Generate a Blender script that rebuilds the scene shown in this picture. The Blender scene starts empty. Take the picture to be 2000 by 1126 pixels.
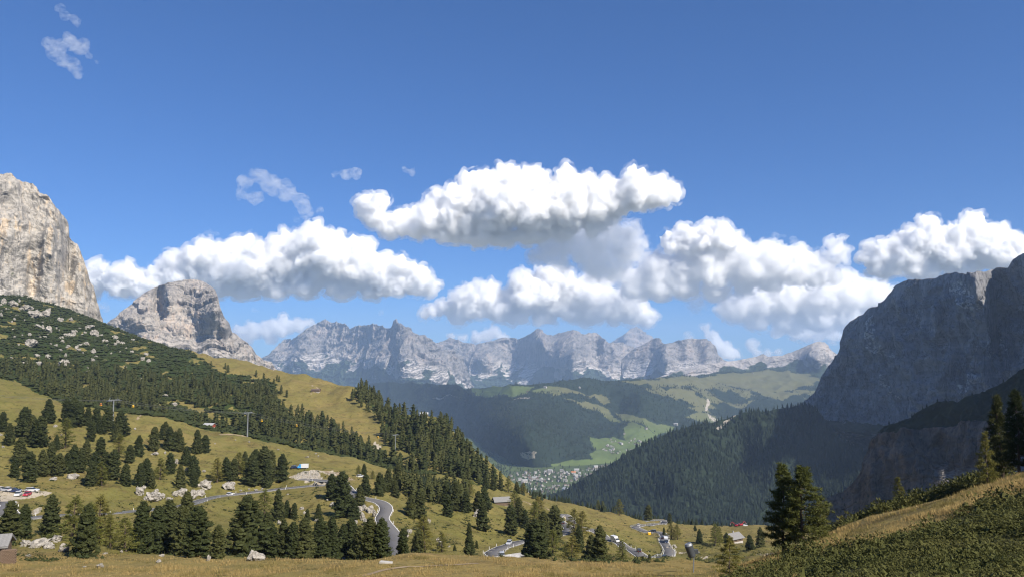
import bpy, bmesh, math, random
import numpy as np
from mathutils import Vector, Matrix, Euler

# ------------------------------------------------------------------ camera, sky, sun, exposure
scene = bpy.context.scene
COL = scene.collection
FPX = 1500.0                                  # focal length in pixels of the 2000 px wide photograph
TH = math.atan2(137.0, FPX)                   # upward pitch: the horizon lies at row 700
CT, ST = math.cos(TH), math.sin(TH)
cam_data = bpy.data.cameras.new('camera')
cam = bpy.data.objects.new('camera', cam_data)
COL.objects.link(cam)
cam_data.sensor_width = 36.0
cam_data.lens = 27.0
cam_data.clip_start = 0.5
cam_data.clip_end = 400000.0
cam.rotation_euler = (math.pi / 2 + TH, 0, 0)
scene.camera = cam

SUN_EL = math.radians(40.0)
SUN_AZ = math.radians(136.0)                  # clockwise from the view direction
world = bpy.data.worlds.new('World')
scene.world = world
world.use_nodes = True
wn = world.node_tree
sky_tex = wn.nodes.new('ShaderNodeTexSky')
sky_tex.sky_type = 'NISHITA'
sky_tex.sun_disc = False
sky_tex.sun_elevation = SUN_EL
sky_tex.sun_rotation = SUN_AZ
sky_tex.altitude = 2100.0
sky_tex.air_density = 1.0
sky_tex.dust_density = 0.0
sky_tex.ozone_density = 4.0
sky_mul = wn.nodes.new('ShaderNodeMix')                # the phone's deeper, cooler blue
sky_mul.data_type = 'RGBA'; sky_mul.blend_type = 'MULTIPLY'
sky_mul.inputs[0].default_value = 1.0
sky_mul.inputs[7].default_value = (0.35, 0.65, 1.08, 1.0)
sky_gam = wn.nodes.new('ShaderNodeGamma')
sky_gam.inputs[1].default_value = 0.80
wn.links.new(sky_tex.outputs[0], sky_gam.inputs[0])
wn.links.new(sky_gam.outputs[0], sky_mul.inputs[6])
# below the horizon the sunlit land goes on
w_tc = wn.nodes.new('ShaderNodeTexCoord'); w_sep = wn.nodes.new('ShaderNodeSeparateXYZ'); w_mr = wn.nodes.new('ShaderNodeMapRange'); w_mix = wn.nodes.new('ShaderNodeMix')
w_mix.data_type = 'RGBA'
wn.links.new(w_tc.outputs['Generated'], w_sep.inputs[0]); wn.links.new(w_sep.outputs['Z'], w_mr.inputs[0])
w_mr.inputs[1].default_value = -0.005; w_mr.inputs[2].default_value = -0.03
wn.links.new(w_mr.outputs[0], w_mix.inputs[0]); wn.links.new(sky_mul.outputs[2], w_mix.inputs[6])
w_mix.inputs[7].default_value = (1.75, 1.85, 1.75, 1.0)
wn.links.new(w_mix.outputs[2], wn.nodes['Background'].inputs[0])
wn.nodes['Background'].inputs[1].default_value = 0.092
sun_data = bpy.data.lights.new('sun', 'SUN')
sun = bpy.data.objects.new('sun', sun_data)
COL.objects.link(sun)
sun_data.energy = 5.0
sun_data.angle = math.radians(0.5)
sun_data.color = (1.0, 0.93, 0.82)
SUN_DIR = Vector((math.sin(SUN_AZ) * math.cos(SUN_EL), math.cos(SUN_AZ) * math.cos(SUN_EL), math.sin(SUN_EL)))
sun.rotation_euler = SUN_DIR.to_track_quat('Z', 'Y').to_euler()
scene.view_settings.view_transform = 'Standard'
scene.view_settings.look = 'None'
scene.view_settings.exposure = 0.75
scene.view_settings.gamma = 1.0
scene.view_settings.use_curve_mapping = False
scene.cycles.max_bounces = 32
scene.cycles.diffuse_bounces = 3
scene.cycles.glossy_bounces = 2
scene.cycles.transmission_bounces = 4
scene.cycles.transparent_max_bounces = 16
scene.cycles.volume_bounces = 24
scene.cycles.use_denoising = True
scene.cycles.filter_width = 1.15

# ------------------------------------------------------------------ helpers: numbers
rng = np.random.default_rng(7)
rnd = random.Random(11)

def ae(px, py):
    """direction of a photo pixel as (x/y, z/y) of the world"""
    cx = (np.asarray(px, float) - 1000.0) / FPX
    cy = (563.0 - np.asarray(py, float)) / FPX
    d = CT - cy * ST
    return cx / d, (ST + cy * CT) / d

def at(px, py, y):
    a, e = ae(px, py)
    return Vector((float(a) * y, y, float(e) * y))

def to_px(X, Y, Z):
    d = Y * CT + Z * ST
    return 1000.0 + FPX * X / d, 563.0 - FPX * (-Y * ST + Z * CT) / d

_perm = np.random.default_rng(3).permutation(256)
_perm = np.concatenate([_perm, _perm, _perm])
_grad = np.random.default_rng(5).normal(size=(256, 3))
_grad /= np.linalg.norm(_grad, axis=1)[:, None]

def perlin(x, y, z):
    xi = np.floor(x).astype(np.int64); yi = np.floor(y).astype(np.int64); zi = np.floor(z).astype(np.int64)
    xf, yf, zf = x - xi, y - yi, z - zi
    xi &= 255; yi &= 255; zi &= 255
    u = xf * xf * xf * (xf * (xf * 6 - 15) + 10)
    v = yf * yf * yf * (yf * (yf * 6 - 15) + 10)
    w = zf * zf * zf * (zf * (zf * 6 - 15) + 10)
    out = 0.0
    for dx in (0, 1):
        for dy in (0, 1):
            for dz in (0, 1):
                g = _grad[_perm[_perm[_perm[xi + dx] + yi + dy] + zi + dz]]
                dot = g[..., 0] * (xf - dx) + g[..., 1] * (yf - dy) + g[..., 2] * (zf - dz)
                out = out + dot * (u if dx else 1 - u) * (v if dy else 1 - v) * (w if dz else 1 - w)
    return out * 1.6

def fbm(x, y, z, octaves=4, gain=0.5, lac=2.03):
    s, a = 0.0, 1.0
    for k in range(octaves):
        s = s + a * perlin(x + 17.3 * k, y - 9.1 * k, z + 4.7 * k)
        x, y, z = x * lac, y * lac, z * lac
        a *= gain
    return s

def ridged(x, y, z, octaves=5, gain=0.5, lac=2.07):
    s, a, prev = 0.0, 1.0, 1.0
    for k in range(octaves):
        n = 1.0 - np.abs(perlin(x + 11.3 * k, y + 5.1 * k, z - 7.7 * k)) * 1.6
        n = n * n
        s = s + a * n * prev
        prev = np.clip(n, 0.2, 1)
        x, y, z = x * lac, y * lac, z * lac
        a *= gain
    return s

def tps_fit(P, v, smooth=1e-4):
    P = np.asarray(P, float); v = np.asarray(v, float)
    n = len(P)
    r2 = ((P[:, None] - P[None]) ** 2).sum(-1)
    K = np.where(r2 > 0, r2 * np.log(np.maximum(r2, 1e-12)) * 0.5, 0) + smooth * np.eye(n)
    A = np.zeros((n + 3, n + 3))
    A[:n, :n] = K; A[:n, n] = 1; A[:n, n + 1:] = P; A[n, :n] = 1; A[n + 1:, :n] = P.T
    return P, np.linalg.solve(A, np.concatenate([v, np.zeros(3)]))

def tps_eval(fit, Q):
    P, w = fit
    n = len(P)
    out = np.empty(len(Q))
    for i in range(0, len(Q), 20000):
        q = Q[i:i + 20000]
        r2 = ((q[:, None] - P[None]) ** 2).sum(-1)
        K = r2 * np.log(np.maximum(r2, 1e-12)) * 0.5
        out[i:i + 20000] = K @ w[:n] + w[n] + q @ w[n + 1:]
    return out

def smooth01(x):
    x = np.clip(x, 0, 1)
    return x * x * (3 - 2 * x)

def in_poly(px, py, poly):
    inside = np.zeros(px.shape, bool)
    n = len(poly)
    j = n - 1
    for i in range(n):
        xi, yi = poly[i]; xj, yj = poly[j]
        if yi != yj:
            c = ((yi > py) != (yj > py)) & (px < (xj - xi) * (py - yi) / (yj - yi) + xi)
            inside ^= c
        j = i
    return inside

# ------------------------------------------------------------------ helpers: objects
def prop(o, label=None, cat=None, group=None, kind=None):
    if label: o['label'] = label
    if cat: o['category'] = cat
    if group: o['group'] = group
    if kind: o['kind'] = kind
    return o

def link(name, me, parent=None, loc=None):
    o = bpy.data.objects.new(name, me)
    COL.objects.link(o)
    if parent is not None: o.parent = parent
    if loc is not None: o.location = loc
    return o

def empty(name, loc, rz=0.0):
    o = link(name, None)
    o.empty_display_size = 0.5
    o.location = loc
    o.rotation_euler = (0, 0, rz)
    return o

def mesh_np(name, V, Fc, mats, smooth=True, attrs=None, fmat=None):
    """mesh from numpy arrays: V n x 3, Fc m x k (all faces alike)"""
    me = bpy.data.meshes.new(name)
    V = np.ascontiguousarray(V, np.float32); Fc = np.ascontiguousarray(Fc, np.int32)
    m, k = Fc.shape
    me.vertices.add(len(V)); me.vertices.foreach_set('co', V.ravel())
    me.loops.add(m * k); me.loops.foreach_set('vertex_index', Fc.ravel())
    me.polygons.add(m)
    me.polygons.foreach_set('loop_start', np.arange(0, m * k, k, dtype=np.int32))
    me.polygons.foreach_set('loop_total', np.full(m, k, np.int32))
    me.polygons.foreach_set('use_smooth', np.full(m, bool(smooth)))
    for mt in (mats if isinstance(mats, (list, tuple)) else [mats]):
        me.materials.append(mt)
    if fmat is not None: me.polygons.foreach_set('material_index', np.ascontiguousarray(fmat, np.int32))
    for nm, arr in (attrs or {}).items():
        a = me.attributes.new(nm, 'FLOAT', 'POINT')
        a.data.foreach_set('value', np.ascontiguousarray(arr, np.float32))
    me.update(calc_edges=True)
    return me

def grid_faces(nr, nc):
    """quads of an nr x nc grid of vertices in row-major order"""
    i = np.arange(nr - 1)[:, None] * nc + np.arange(nc - 1)[None]
    return np.stack([i, i + 1, i + nc + 1, i + nc], -1).reshape(-1, 4)

# ------------------------------------------------------------------ helpers: materials
class NT:
    """tiny node-building helper"""
    def __init__(self, name):
        self.m = bpy.data.materials.new(name)
        self.m.use_nodes = True
        self.t = self.m.node_tree
        self.b = self.t.nodes['Principled BSDF']
        self.out = self.t.nodes['Material Output']
        self.b.inputs['Roughness'].default_value = 0.9
        self.b.inputs['Specular IOR Level'].default_value = 0.15
    def n(self, typ, **kw):
        x = self.t.nodes.new(typ)
        for k, v in kw.items():
            setattr(x, k, v)
        return x
    def l(self, a, b): self.t.links.new(a, b)
    def val(self, sock, v):
        if isinstance(v, (int, float)): sock.default_value = v
        elif isinstance(v, (tuple, list)): sock.default_value = tuple(v) + ((1,) if len(v) == 3 and sock.type == 'RGBA' else ())
        else: self.l(v, sock)
    def attr(self, name): return self.n('ShaderNodeAttribute', attribute_name=name).outputs['Fac']
    def pos(self):
        return self.n('ShaderNodeNewGeometry').outputs['Position']
    def normal_z(self):
        s = self.n('ShaderNodeSeparateXYZ'); self.l(self.n('ShaderNodeNewGeometry').outputs['True Normal'], s.inputs[0]); return s.outputs['Z']
    def scaled(self, vec, sx, sy, sz):
        m = self.n('ShaderNodeMapping'); self.l(vec, m.inputs['Vector']); m.inputs['Scale'].default_value = (sx, sy, sz); return m.outputs[0]
    def noise(self, vec, scale, detail=6, rough=0.55, dist=0.0):
        x = self.n('ShaderNodeTexNoise'); self.l(vec, x.inputs['Vector'])
        x.inputs['Scale'].default_value = scale; x.inputs['Detail'].default_value = detail
        x.inputs['Roughness'].default_value = rough; x.inputs['Distortion'].default_value = dist
        return x.outputs['Fac']
    def ramp(self, fac, stops):
        r = self.n('ShaderNodeValToRGB'); self.val(r.inputs[0], fac)
        el = r.color_ramp.elements
        while len(el) < len(stops): el.new(0.5)
        for e, (p, c) in zip(el, stops):
            e.position = p; e.color = tuple(c) + (1,) if len(c) == 3 else c
        return r.outputs[0]
    def math(self, op, a, b=0.0, c=None, clamp=False):
        m = self.n('ShaderNodeMath', operation=op, use_clamp=clamp)
        self.val(m.inputs[0], a); self.val(m.inputs[1], b)
        if c is not None: self.val(m.inputs[2], c)
        return m.outputs[0]
    def step(self, x, lo, hi):
        m = self.n('ShaderNodeMapRange', interpolation_type='SMOOTHSTEP')
        self.val(m.inputs[0], x); m.inputs[1].default_value = lo; m.inputs[2].default_value = hi
        return m.outputs[0]
    def mix(self, fac, a, b, mode='MIX'):
        m = self.n('ShaderNodeMix', data_type='RGBA', blend_type=mode)
        self.val(m.inputs[0], fac); self.val(m.inputs[6], a); self.val(m.inputs[7], b)
        return m.outputs[2]
    def bump(self, h, strength, dist):
        b = self.n('ShaderNodeBump'); self.val(b.inputs['Height'], h)
        b.inputs['Strength'].default_value = strength; b.inputs['Distance'].default_value = dist
        self.l(b.outputs[0], self.b.inputs['Normal'])
    def color(self, c): self.val(self.b.inputs['Base Color'], c); return self.m

def plain(name, rgb, rough=0.7, spec=0.3, metal=0.0, var=0.12, scale=3.0):
    """a slightly uneven paint, metal or wood colour"""
    t = NT(name)
    tc = t.n('ShaderNodeTexCoord').outputs['Object']
    f = t.noise(tc, scale, 4)
    lo = tuple(c * (1 - var) for c in rgb); hi = tuple(min(1, c * (1 + var)) for c in rgb)
    t.color(t.ramp(f, [(0.3, lo), (0.7, hi)]))
    t.b.inputs['Roughness'].default_value = rough
    t.b.inputs['Specular IOR Level'].default_value = spec
    t.b.inputs['Metallic'].default_value = metal
    return t.m

def rock_material(name, light, dark, warm, scale, veg=None, scree=None, veg_z=None, strata=0.5, warm_amt=0.5, pale=None, scree_slope=(0.45, 0.62)):
    """limestone: grey tones with streaks and strata; optional scree and green on gentle ground.  scale = metres of a large feature"""
    t = NT(name)
    p = t.pos()
    big = t.noise(p, 1.0 / scale, 8, 0.62, 0.4)
    fine = t.noise(p, 9.0 / scale, 8, 0.7, 0.3)
    streak = t.noise(t.scaled(p, 5.0 / scale, 5.0 / scale, 0.55 / scale), 1.0, 7, 0.65, 0.5)
    lay = t.noise(t.scaled(p, 0.35 / scale, 0.35 / scale, 7.0 / scale), 1.0, 5, 0.6, 0.6)
    f = t.math('MULTIPLY_ADD', big, 0.35, t.math('MULTIPLY', fine, 0.3))
    f = t.math('MULTIPLY_ADD', streak, 0.35 * (1 - strata * 0.5), f)
    f = t.math('MULTIPLY_ADD', lay, 0.35 * strata, f)
    col = t.ramp(f, [(0.42, dark), (0.56, tuple(0.5 * (a + b) for a, b in zip(dark, light))), (0.66, light)])
    crk = t.math('ABSOLUTE', t.math('SUBTRACT', t.noise(t.scaled(p, 4.0 / scale, 4.0 / scale, 0.9 / scale), 1.0, 8, 0.6, 0.9), 0.5))
    col = t.mix(t.math('MULTIPLY', t.step(crk, 0.035, 0.0), 0.7), col, tuple(c * 0.45 for c in dark))
    wm = t.step(t.math('MULTIPLY_ADD', streak, 0.6, t.math('MULTIPLY', big, 0.5)), 0.56, 0.68)
    col = t.mix(t.math('MULTIPLY', wm, warm_amt), col, warm)
    nz = t.normal_z()
    if scree is not None:
        s = t.step(t.math('MULTIPLY_ADD', t.math('SUBTRACT', fine, 0.5), 0.25, nz), *scree_slope)
        s = t.math('MULTIPLY', s, t.attr('scree'))
        col = t.mix(s, col, t.mix(fine, tuple(c * 0.85 for c in scree), tuple(min(1, c * 1.1) for c in scree)))
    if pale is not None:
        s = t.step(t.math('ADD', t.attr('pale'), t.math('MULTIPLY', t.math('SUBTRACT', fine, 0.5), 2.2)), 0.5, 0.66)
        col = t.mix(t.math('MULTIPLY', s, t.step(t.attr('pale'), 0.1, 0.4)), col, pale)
    if veg is not None:
        a = t.attr('veg')
        s = t.step(t.math('ADD', a, t.math('MULTIPLY', t.math('SUBTRACT', t.noise(p, 3.0 / scale, 8, 0.7, 0.5), 0.5), 1.3)), 0.4, 0.6)
        col = t.mix(s, col, t.mix(fine, tuple(c * 0.7 for c in veg), tuple(c * 1.3 for c in veg)))
    t.bump(t.math('MULTIPLY_ADD', streak, 0.7, t.math('MULTIPLY', fine, 0.6)), 0.8, scale * 0.06)
    return t.color(col)

# ------------------------------------------------------------------ the ground: one sheet fitted to the lie of the land
# control points (photo column, photo row, metres ahead); rows of hidden hollows are estimates
GC = []
def col_pts(px, *pts):
    for py, y in pts:
        a, e = ae(px, py)
        GC.append((float(a), math.log(y), float(e)))
for px_ in (-260, 300, 1000, 1700, 2260):
    for z_, y_ in ((-1.75, 1.2), (-1.9, 3.0), (-3.4, 9.0), (-6.5, 20.0)):
        if px_ > 1500: z_ = z_ * 0.9
        GC.append(((px_ - 1000) / FPX, math.log(y_), z_ / y_))
col_pts(-260, (1140, 75), (1090, 105), (1060, 140), (985, 235), (930, 320), (870, 390), (800, 480), (725, 700), (640, 1000), (560, 1400), (520, 1700))
col_pts(0, (1128, 75), (1094, 106), (1062, 142), (1000, 232), (966, 272), (930, 320), (880, 380), (800, 490), (737, 700), (741, 760), (665, 1000), (583, 1400), (560, 1700))
col_pts(100, (1127, 75), (1094, 106), (1063, 145), (1005, 240), (963, 285), (930, 330), (880, 385), (815, 480), (776, 640), (781, 700), (690, 1000), (612, 1400), (590, 1700))
col_pts(200, (1128, 75), (1090, 106), (1080, 145), (1040, 205), (1003, 262), (962, 305), (905, 375), (840, 470), (799, 590), (804, 650), (730, 950), (634, 1450), (640, 1800))
col_pts(300, (1128, 75), (1088, 106), (1086, 145), (1045, 215), (997, 290), (962, 325), (905, 395), (850, 475), (812, 575), (817, 640), (750, 900), (671, 1450), (690, 1800))
col_pts(400, (1128, 75), (1088, 106), (1090, 150), (1050, 220), (976, 345), (945, 385), (890, 455), (840, 560), (838, 640), (800, 760), (760, 900), (696, 1400), (740, 1800))
col_pts(480, (1128, 75), (1090, 106), (1093, 150), (1045, 235), (965, 375), (930, 415), (880, 490), (852, 565), (858, 640), (800, 780), (745, 1050), (706, 1350), (770, 1800))
col_pts(560, (1128, 75), (1094, 106), (1098, 150), (1045, 245), (957, 390), (930, 420), (890, 500), (870, 560), (876, 640), (830, 740), (780, 920), (729, 1250), (800, 1700))
col_pts(640, (1128, 75), (1099, 104), (1106, 150), (1050, 255), (1005, 310), (942, 390), (925, 425), (900, 500), (886, 560), (892, 640), (840, 760), (790, 920), (748, 1180), (830, 1600))
col_pts(720, (1128, 75), (1099, 102), (1110, 150), (1050, 265), (1000, 322), (975, 350), (945, 400), (920, 480), (906, 560), (911, 620), (880, 690), (800, 860), (765, 980), (880, 1500))
col_pts(800, (1128, 75), (1090, 100), (1108, 150), (1060, 260), (1010, 325), (970, 390), (940, 460), (924, 520), (926, 570), (895, 630), (850, 730), (818, 830), (960, 1300))
col_pts(860, (1128, 75), (1088, 100), (1105, 150), (1060, 265), (1010, 340), (975, 400), (945, 480), (935, 540), (905, 620), (860, 710), (822, 790), (1000, 1200))
col_pts(892, (920, 600), (880, 670), (858, 715), (1000, 900))
col_pts(920, (1128, 75), (1088, 98), (1104, 150), (1065, 270), (1020, 350), (985, 420), (955, 500), (930, 590), (912, 650), (1010, 900))
col_pts(1000, (1128, 75), (1092, 98), (1106, 160), (1074, 290), (1035, 370), (1000, 450), (972, 560), (960, 650), (1060, 1000))
col_pts(1100, (1128, 75), (1094, 100), (1108, 170), (1088, 250), (1045, 370), (1012, 460), (994, 560), (983, 660), (1090, 1000))
col_pts(1200, (1128, 75), (1098, 105), (1104, 180), (1094, 270), (1061, 410), (1035, 490), (1015, 580), (1004, 670), (1110, 1000))
col_pts(1300, (1128, 75), (1096, 105), (1104, 190), (1092, 300), (1072, 440), (1042, 530), (1028, 620), (1021, 700), (1120, 1050))
col_pts(1400, (1128, 68), (1104, 95), (1108, 160), (1090, 300), (1070, 440), (1045, 590), (1032, 680), (1026, 750), (1130, 1100))
col_pts(1500, (1128, 45), (1090, 74), (1104, 110), (1096, 230), (1070, 430), (1045, 610), (1029, 760), (1140, 1100))
col_pts(1600, (1128, 36), (1092, 48), (1052, 70), (1068, 105), (1080, 220), (1062, 430), (1040, 620), (1034, 760), (1140, 1100))
col_pts(1700, (1128, 30), (1072, 42), (1010, 76), (1030, 120), (1060, 250), (1055, 450), (1045, 640), (1040, 760), (1130, 1100))
col_pts(1850, (1128, 28), (1040, 42), (968, 72), (985, 115), (1030, 260), (1040, 450), (1035, 760), (1120, 1100))
col_pts(2000, (1128, 27), (1000, 42), (922, 70), (930, 105), (1000, 260), (1020, 450), (1020, 760), (1110, 1100))
col_pts(2260, (1128, 25), (940, 42), (850, 70), (850, 110), (960, 260), (1000, 450), (1000, 760), (1100, 1100))
GC = np.array(GC)
KA, KL = 3.2, 1.55
_gfit = tps_fit(np.stack([GC[:, 0] * KA, GC[:, 1] * KL], 1), GC[:, 2], 2e-4)
ga = np.concatenate([np.linspace(-0.98, -0.72, 26)[:-1], np.linspace(-0.72, 0.72, 430), np.linspace(0.72, 0.98, 26)[1:]])
gl = np.concatenate([np.linspace(math.log(1.2), math.log(24), 40)[:-1], np.linspace(math.log(24), math.log(130), 110)[:-1],
                     np.linspace(math.log(130), math.log(820), 215)[:-1], np.linspace(math.log(820), math.log(1750), 75)])
AA, LL = np.meshgrid(ga, gl)
YY = np.exp(LL); XX = AA * YY
ca = np.linspace(-0.98, 0.98, 130); cl = np.linspace(gl[0], gl[-1], 190)       # coarse evaluation, then interpolation
cA, cL = np.meshgrid(ca, cl)
cE = tps_eval(_gfit, np.stack([cA.ravel() * KA, cL.ravel() * KL], 1)).reshape(cA.shape)

def bil(grid, xs, ys, x, y):
    """bilinear lookup; xs, ys ascending"""
    x = np.clip(x, xs[0], xs[-1]); y = np.clip(y, ys[0], ys[-1])
    i = np.clip(np.searchsorted(xs, x) - 1, 0, len(xs) - 2); j = np.clip(np.searchsorted(ys, y) - 1, 0, len(ys) - 2)
    u = (x - xs[i]) / (xs[i + 1] - xs[i]); v = (y - ys[j]) / (ys[j + 1] - ys[j])
    return (grid[j, i] * (1 - u) * (1 - v) + grid[j, i + 1] * u * (1 - v) + grid[j + 1, i] * (1 - u) * v + grid[j + 1, i + 1] * u * v)

ZZ = bil(cE, ca, cl, AA, LL) * YY
fade = smooth01((YY - 15) / 60)
ZZ += fade * (1.5 * fbm(XX / 34, YY / 34, 0 * XX, 5, 0.6) * np.clip(YY / 250, 0.22, 1.6) + 0.3 * fbm(XX / 7.5, YY / 7.5, 3 + 0 * XX, 3)) \
    + smooth01((YY - 560) / 400) * 5.0 * fbm(XX / 55, YY / 75, 7 + 0 * XX, 5, 0.55)
# terracettes: cattle steps that run along the slopes
ZZ += 0.5 * fade * np.abs(((ZZ / 1.9 + 0.8 * fbm(XX / 45, YY / 45, 9 + 0 * XX, 2)) % 1.0) - 0.5) * smooth01((YY - 180) / 100)

def G(x, y):
    """height of the ground at world x, y (arrays or numbers)"""
    x = np.asarray(x, float); y = np.maximum(np.asarray(y, float), 1.3)
    return bil(ZZ, ga, gl, x / y, np.log(y))

def hit(px, py, ymin=20.0, ymax=1700.0):
    """where the view through a photo pixel meets the ground"""
    a, e = ae(px, py)
    ys = np.exp(np.linspace(math.log(ymin), math.log(ymax), 900))
    d = G(a * ys, ys) - e * ys
    k = np.nonzero(d >= 0)[0]
    if len(k) == 0:
        k = [int(np.argmax(d / ys))]
    i = int(k[0])
    if i > 0 and d[i] > 0:
        f = -d[i - 1] / (d[i] - d[i - 1]); y = ys[i - 1] + f * (ys[i] - ys[i - 1])
    else:
        y = ys[i]
    return Vector((float(a * y), float(y), float(G(a * y, y))))

# ------------------------------------------------------------------ the course of the pass road
ROAD_PX = {
    'upper': [(-60, 985), (0, 985), (12, 982), (10, 994), (30, 1002), (66, 1003), (140, 1004), (220, 1003), (262, 1000), (300, 994), (342, 989), (374, 981), (400, 973), (420, 968),
              (445, 966), (482, 964), (520, 961), (546, 958), (576, 953), (606, 948), (630, 944), (650, 940)],
    'middle': [(588, 937), (620, 936), (648, 936), (668, 944), (688, 960), (706, 971), (728, 977), (746, 984), (756, 993), (750, 1003), (745, 1012), (751, 1023), (760, 1033), (768, 1046), (772, 1062), (776, 1082)],
    'bend': [(992, 1092), (974, 1087), (962, 1081), (966, 1074), (986, 1067), (1012, 1061), (1040, 1055), (1062, 1051), (1088, 1044), (1106, 1040), (1113, 1033), (1106, 1025),
             (1093, 1018), (1085, 1011), (1093, 1007), (1107, 1011), (1120, 1020), (1140, 1031), (1165, 1042), (1190, 1054), (1215, 1064), (1240, 1075), (1268, 1083), (1293, 1085),
             (1310, 1080), (1304, 1068), (1295, 1058), (1299, 1049), (1296, 1043), (1280, 1040), (1262, 1038), (1245, 1031), (1238, 1026), (1250, 1022.5), (1280, 1022), (1300, 1021), (1296, 1016), (1275, 1014), (1252, 1013)],
}

def resample(P, step):
    P = np.asarray(P, float)
    for _ in range(3):                                     # round the corners
        Q = [P[0]]
        for p, q in zip(P[:-1], P[1:]):
            Q += [0.75 * p + 0.25 * q, 0.25 * p + 0.75 * q]
        P = np.array(Q + [P[-1]])
    d = np.concatenate([[0], np.cumsum(np.linalg.norm(np.diff(P[:, :2], axis=0), axis=1))])
    n = max(2, int(d[-1] / step))
    t = np.linspace(0, d[-1], n)
    return np.stack([np.interp(t, d, P[:, k]) for k in range(P.shape[1])], 1)

def smooth_z(z, n):
    k = np.ones(2 * n + 1) / (2 * n + 1)
    return np.convolve(np.pad(z, n, 'edge'), k, 'valid')

ROADS = {}
for nm, pts in ROAD_PX.items():
    W = np.array([hit(px, py, 130) for px, py in pts])
    W = resample(W, 2.0)
    W[:, 2] = smooth_z(G(W[:, 0], W[:, 1]), 12)
    ROADS[nm] = W
ROAD_HALF = 2.9
allroad = np.concatenate(list(ROADS.values()))
msk = (YY > 130) & (YY < 1100) & (np.abs(AA) < 0.9)
vi = np.nonzero(msk.ravel())[0]
vx, vy = XX.ravel()[vi], YY.ravel()[vi]
dist = np.full(len(vi), 1e9); rz = np.zeros(len(vi))
for i in range(0, len(vi), 8000):
    d2 = (vx[i:i + 8000, None] - allroad[None, :, 0]) ** 2 + (vy[i:i + 8000, None] - allroad[None, :, 1]) ** 2
    j = d2.argmin(1)
    dist[i:i + 8000] = np.sqrt(d2[np.arange(len(j)), j]); rz[i:i + 8000] = allroad[j, 2]
bl = 1 - smooth01((dist - ROAD_HALF - 2.5) / 7.0)
zf = ZZ.ravel(); zf[vi] = zf[vi] * (1 - bl) + (rz - 0.1) * bl
road_d = np.full(ZZ.size, 1e9); road_d[vi] = dist; road_d = road_d.reshape(ZZ.shape)

# ------------------------------------------------------------------ what covers the ground
PXg, PYg = to_px(XX, YY, ZZ)
wob = 5 * fbm(XX / 25, YY / 25, 0 * XX, 3)
SHRUB = [(-400, 460), (0, 540), (100, 566), (200, 596), (300, 650), (365, 684), (380, 691), (395, 703), (412, 716), (428, 726), (462, 731), (502, 739), (532, 746), (541, 760), (536, 772), (546, 786),
         (560, 806), (600, 824), (640, 838), (700, 862), (745, 886), (790, 908), (850, 925), (900, 946), (850, 935), (745, 921), (640, 896), (500, 862), (430, 846), (330, 817), (230, 802), (150, 792), (80, 771), (40, 747), (0, 738), (-400, 700)]
STRIP = [(328, 771), (362, 783), (402, 799), (442, 813), (486, 829), (474, 835), (430, 826), (394, 812), (350, 790)]
STRIP2 = [(438, 790), (455, 795), (474, 806), (470, 809), (445, 800)]
shrub = (in_poly(PXg + wob, PYg + wob * 0.6, SHRUB) & ~in_poly(PXg + wob * .5, PYg, STRIP) & ~in_poly(PXg, PYg, STRIP2) & (YY > 560)).astype(float)
RIDGEF = [(694, 752), (716, 750), (762, 790), (800, 810), (835, 812), (872, 812), (888, 850), (905, 885), (962, 952), (915, 945), (850, 905), (800, 885), (765, 868), (738, 850), (752, 826), (722, 800), (706, 782), (692, 770)]
ridge_cover = in_poly(PXg + wob, PYg, RIDGEF).astype(float)
dirt = np.zeros_like(ZZ)
for poly in ([(-40, 950), (10, 951), (60, 955), (105, 960), (100, 964), (60, 972), (20, 976), (-40, 982)],
             [(730, 862), (742, 868), (744, 880), (740, 892), (742, 902), (732, 902), (733, 888), (730, 875)],
             [(620, 917), (650, 919), (665, 925), (690, 936), (682, 939), (655, 928), (622, 920)],
             [(1282, 1048), (1296, 1050), (1298, 1056), (1284, 1052)],
             [(1468, 1081), (1520, 1079), (1500, 1085)], [(1325, 1076), (1345, 1078), (1330, 1082)], [(1368, 1088), (1388, 1084), (1380, 1092)],
             [(565, 932), (590, 920), (618, 916), (630, 934), (600, 938)]):
    dirt = np.maximum(dirt, in_poly(PXg + wob * 0.3, PYg + wob * 0.15, poly).astype(float) * (YY > 130))
dirt = np.maximum(dirt, 0.62 * (1 - smooth01((road_d - ROAD_HALF - 0.1) / 1.1)))
bush_edge = [(1430, 1140), (1500, 1112), (1562, 1084), (1640, 1068), (1712, 1058), (1790, 1038), (1850, 1012), (1900, 990), (1960, 968), (2010, 950), (2300, 900), (2400, 1140)]
bush = in_poly(PXg, PYg, bush_edge) & (YY < 66)
foredry = 1 - smooth01((YY - 100) / 60)                    # the near knoll is drier, golden grass
dry = np.clip(foredry + 0.5 * smooth01((PXg - 920) / 200) * (YY > 500) + 0.35 * smooth01((YY - 640) / 200), 0, 1)
gap = smooth01((fbm(XX / 42, YY / 70, 21 + 0 * XX, 4, 0.6) - 0.26) / 0.25) * smooth01((YY - 560) / 100)
shrub = shrub * (1 - 0.65 * gap)
g_attrs = {'shrub': np.maximum(shrub, ridge_cover * 0.55), 'dirt': dirt, 'dry': dry, 'litter': bush.astype(float)}

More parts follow.
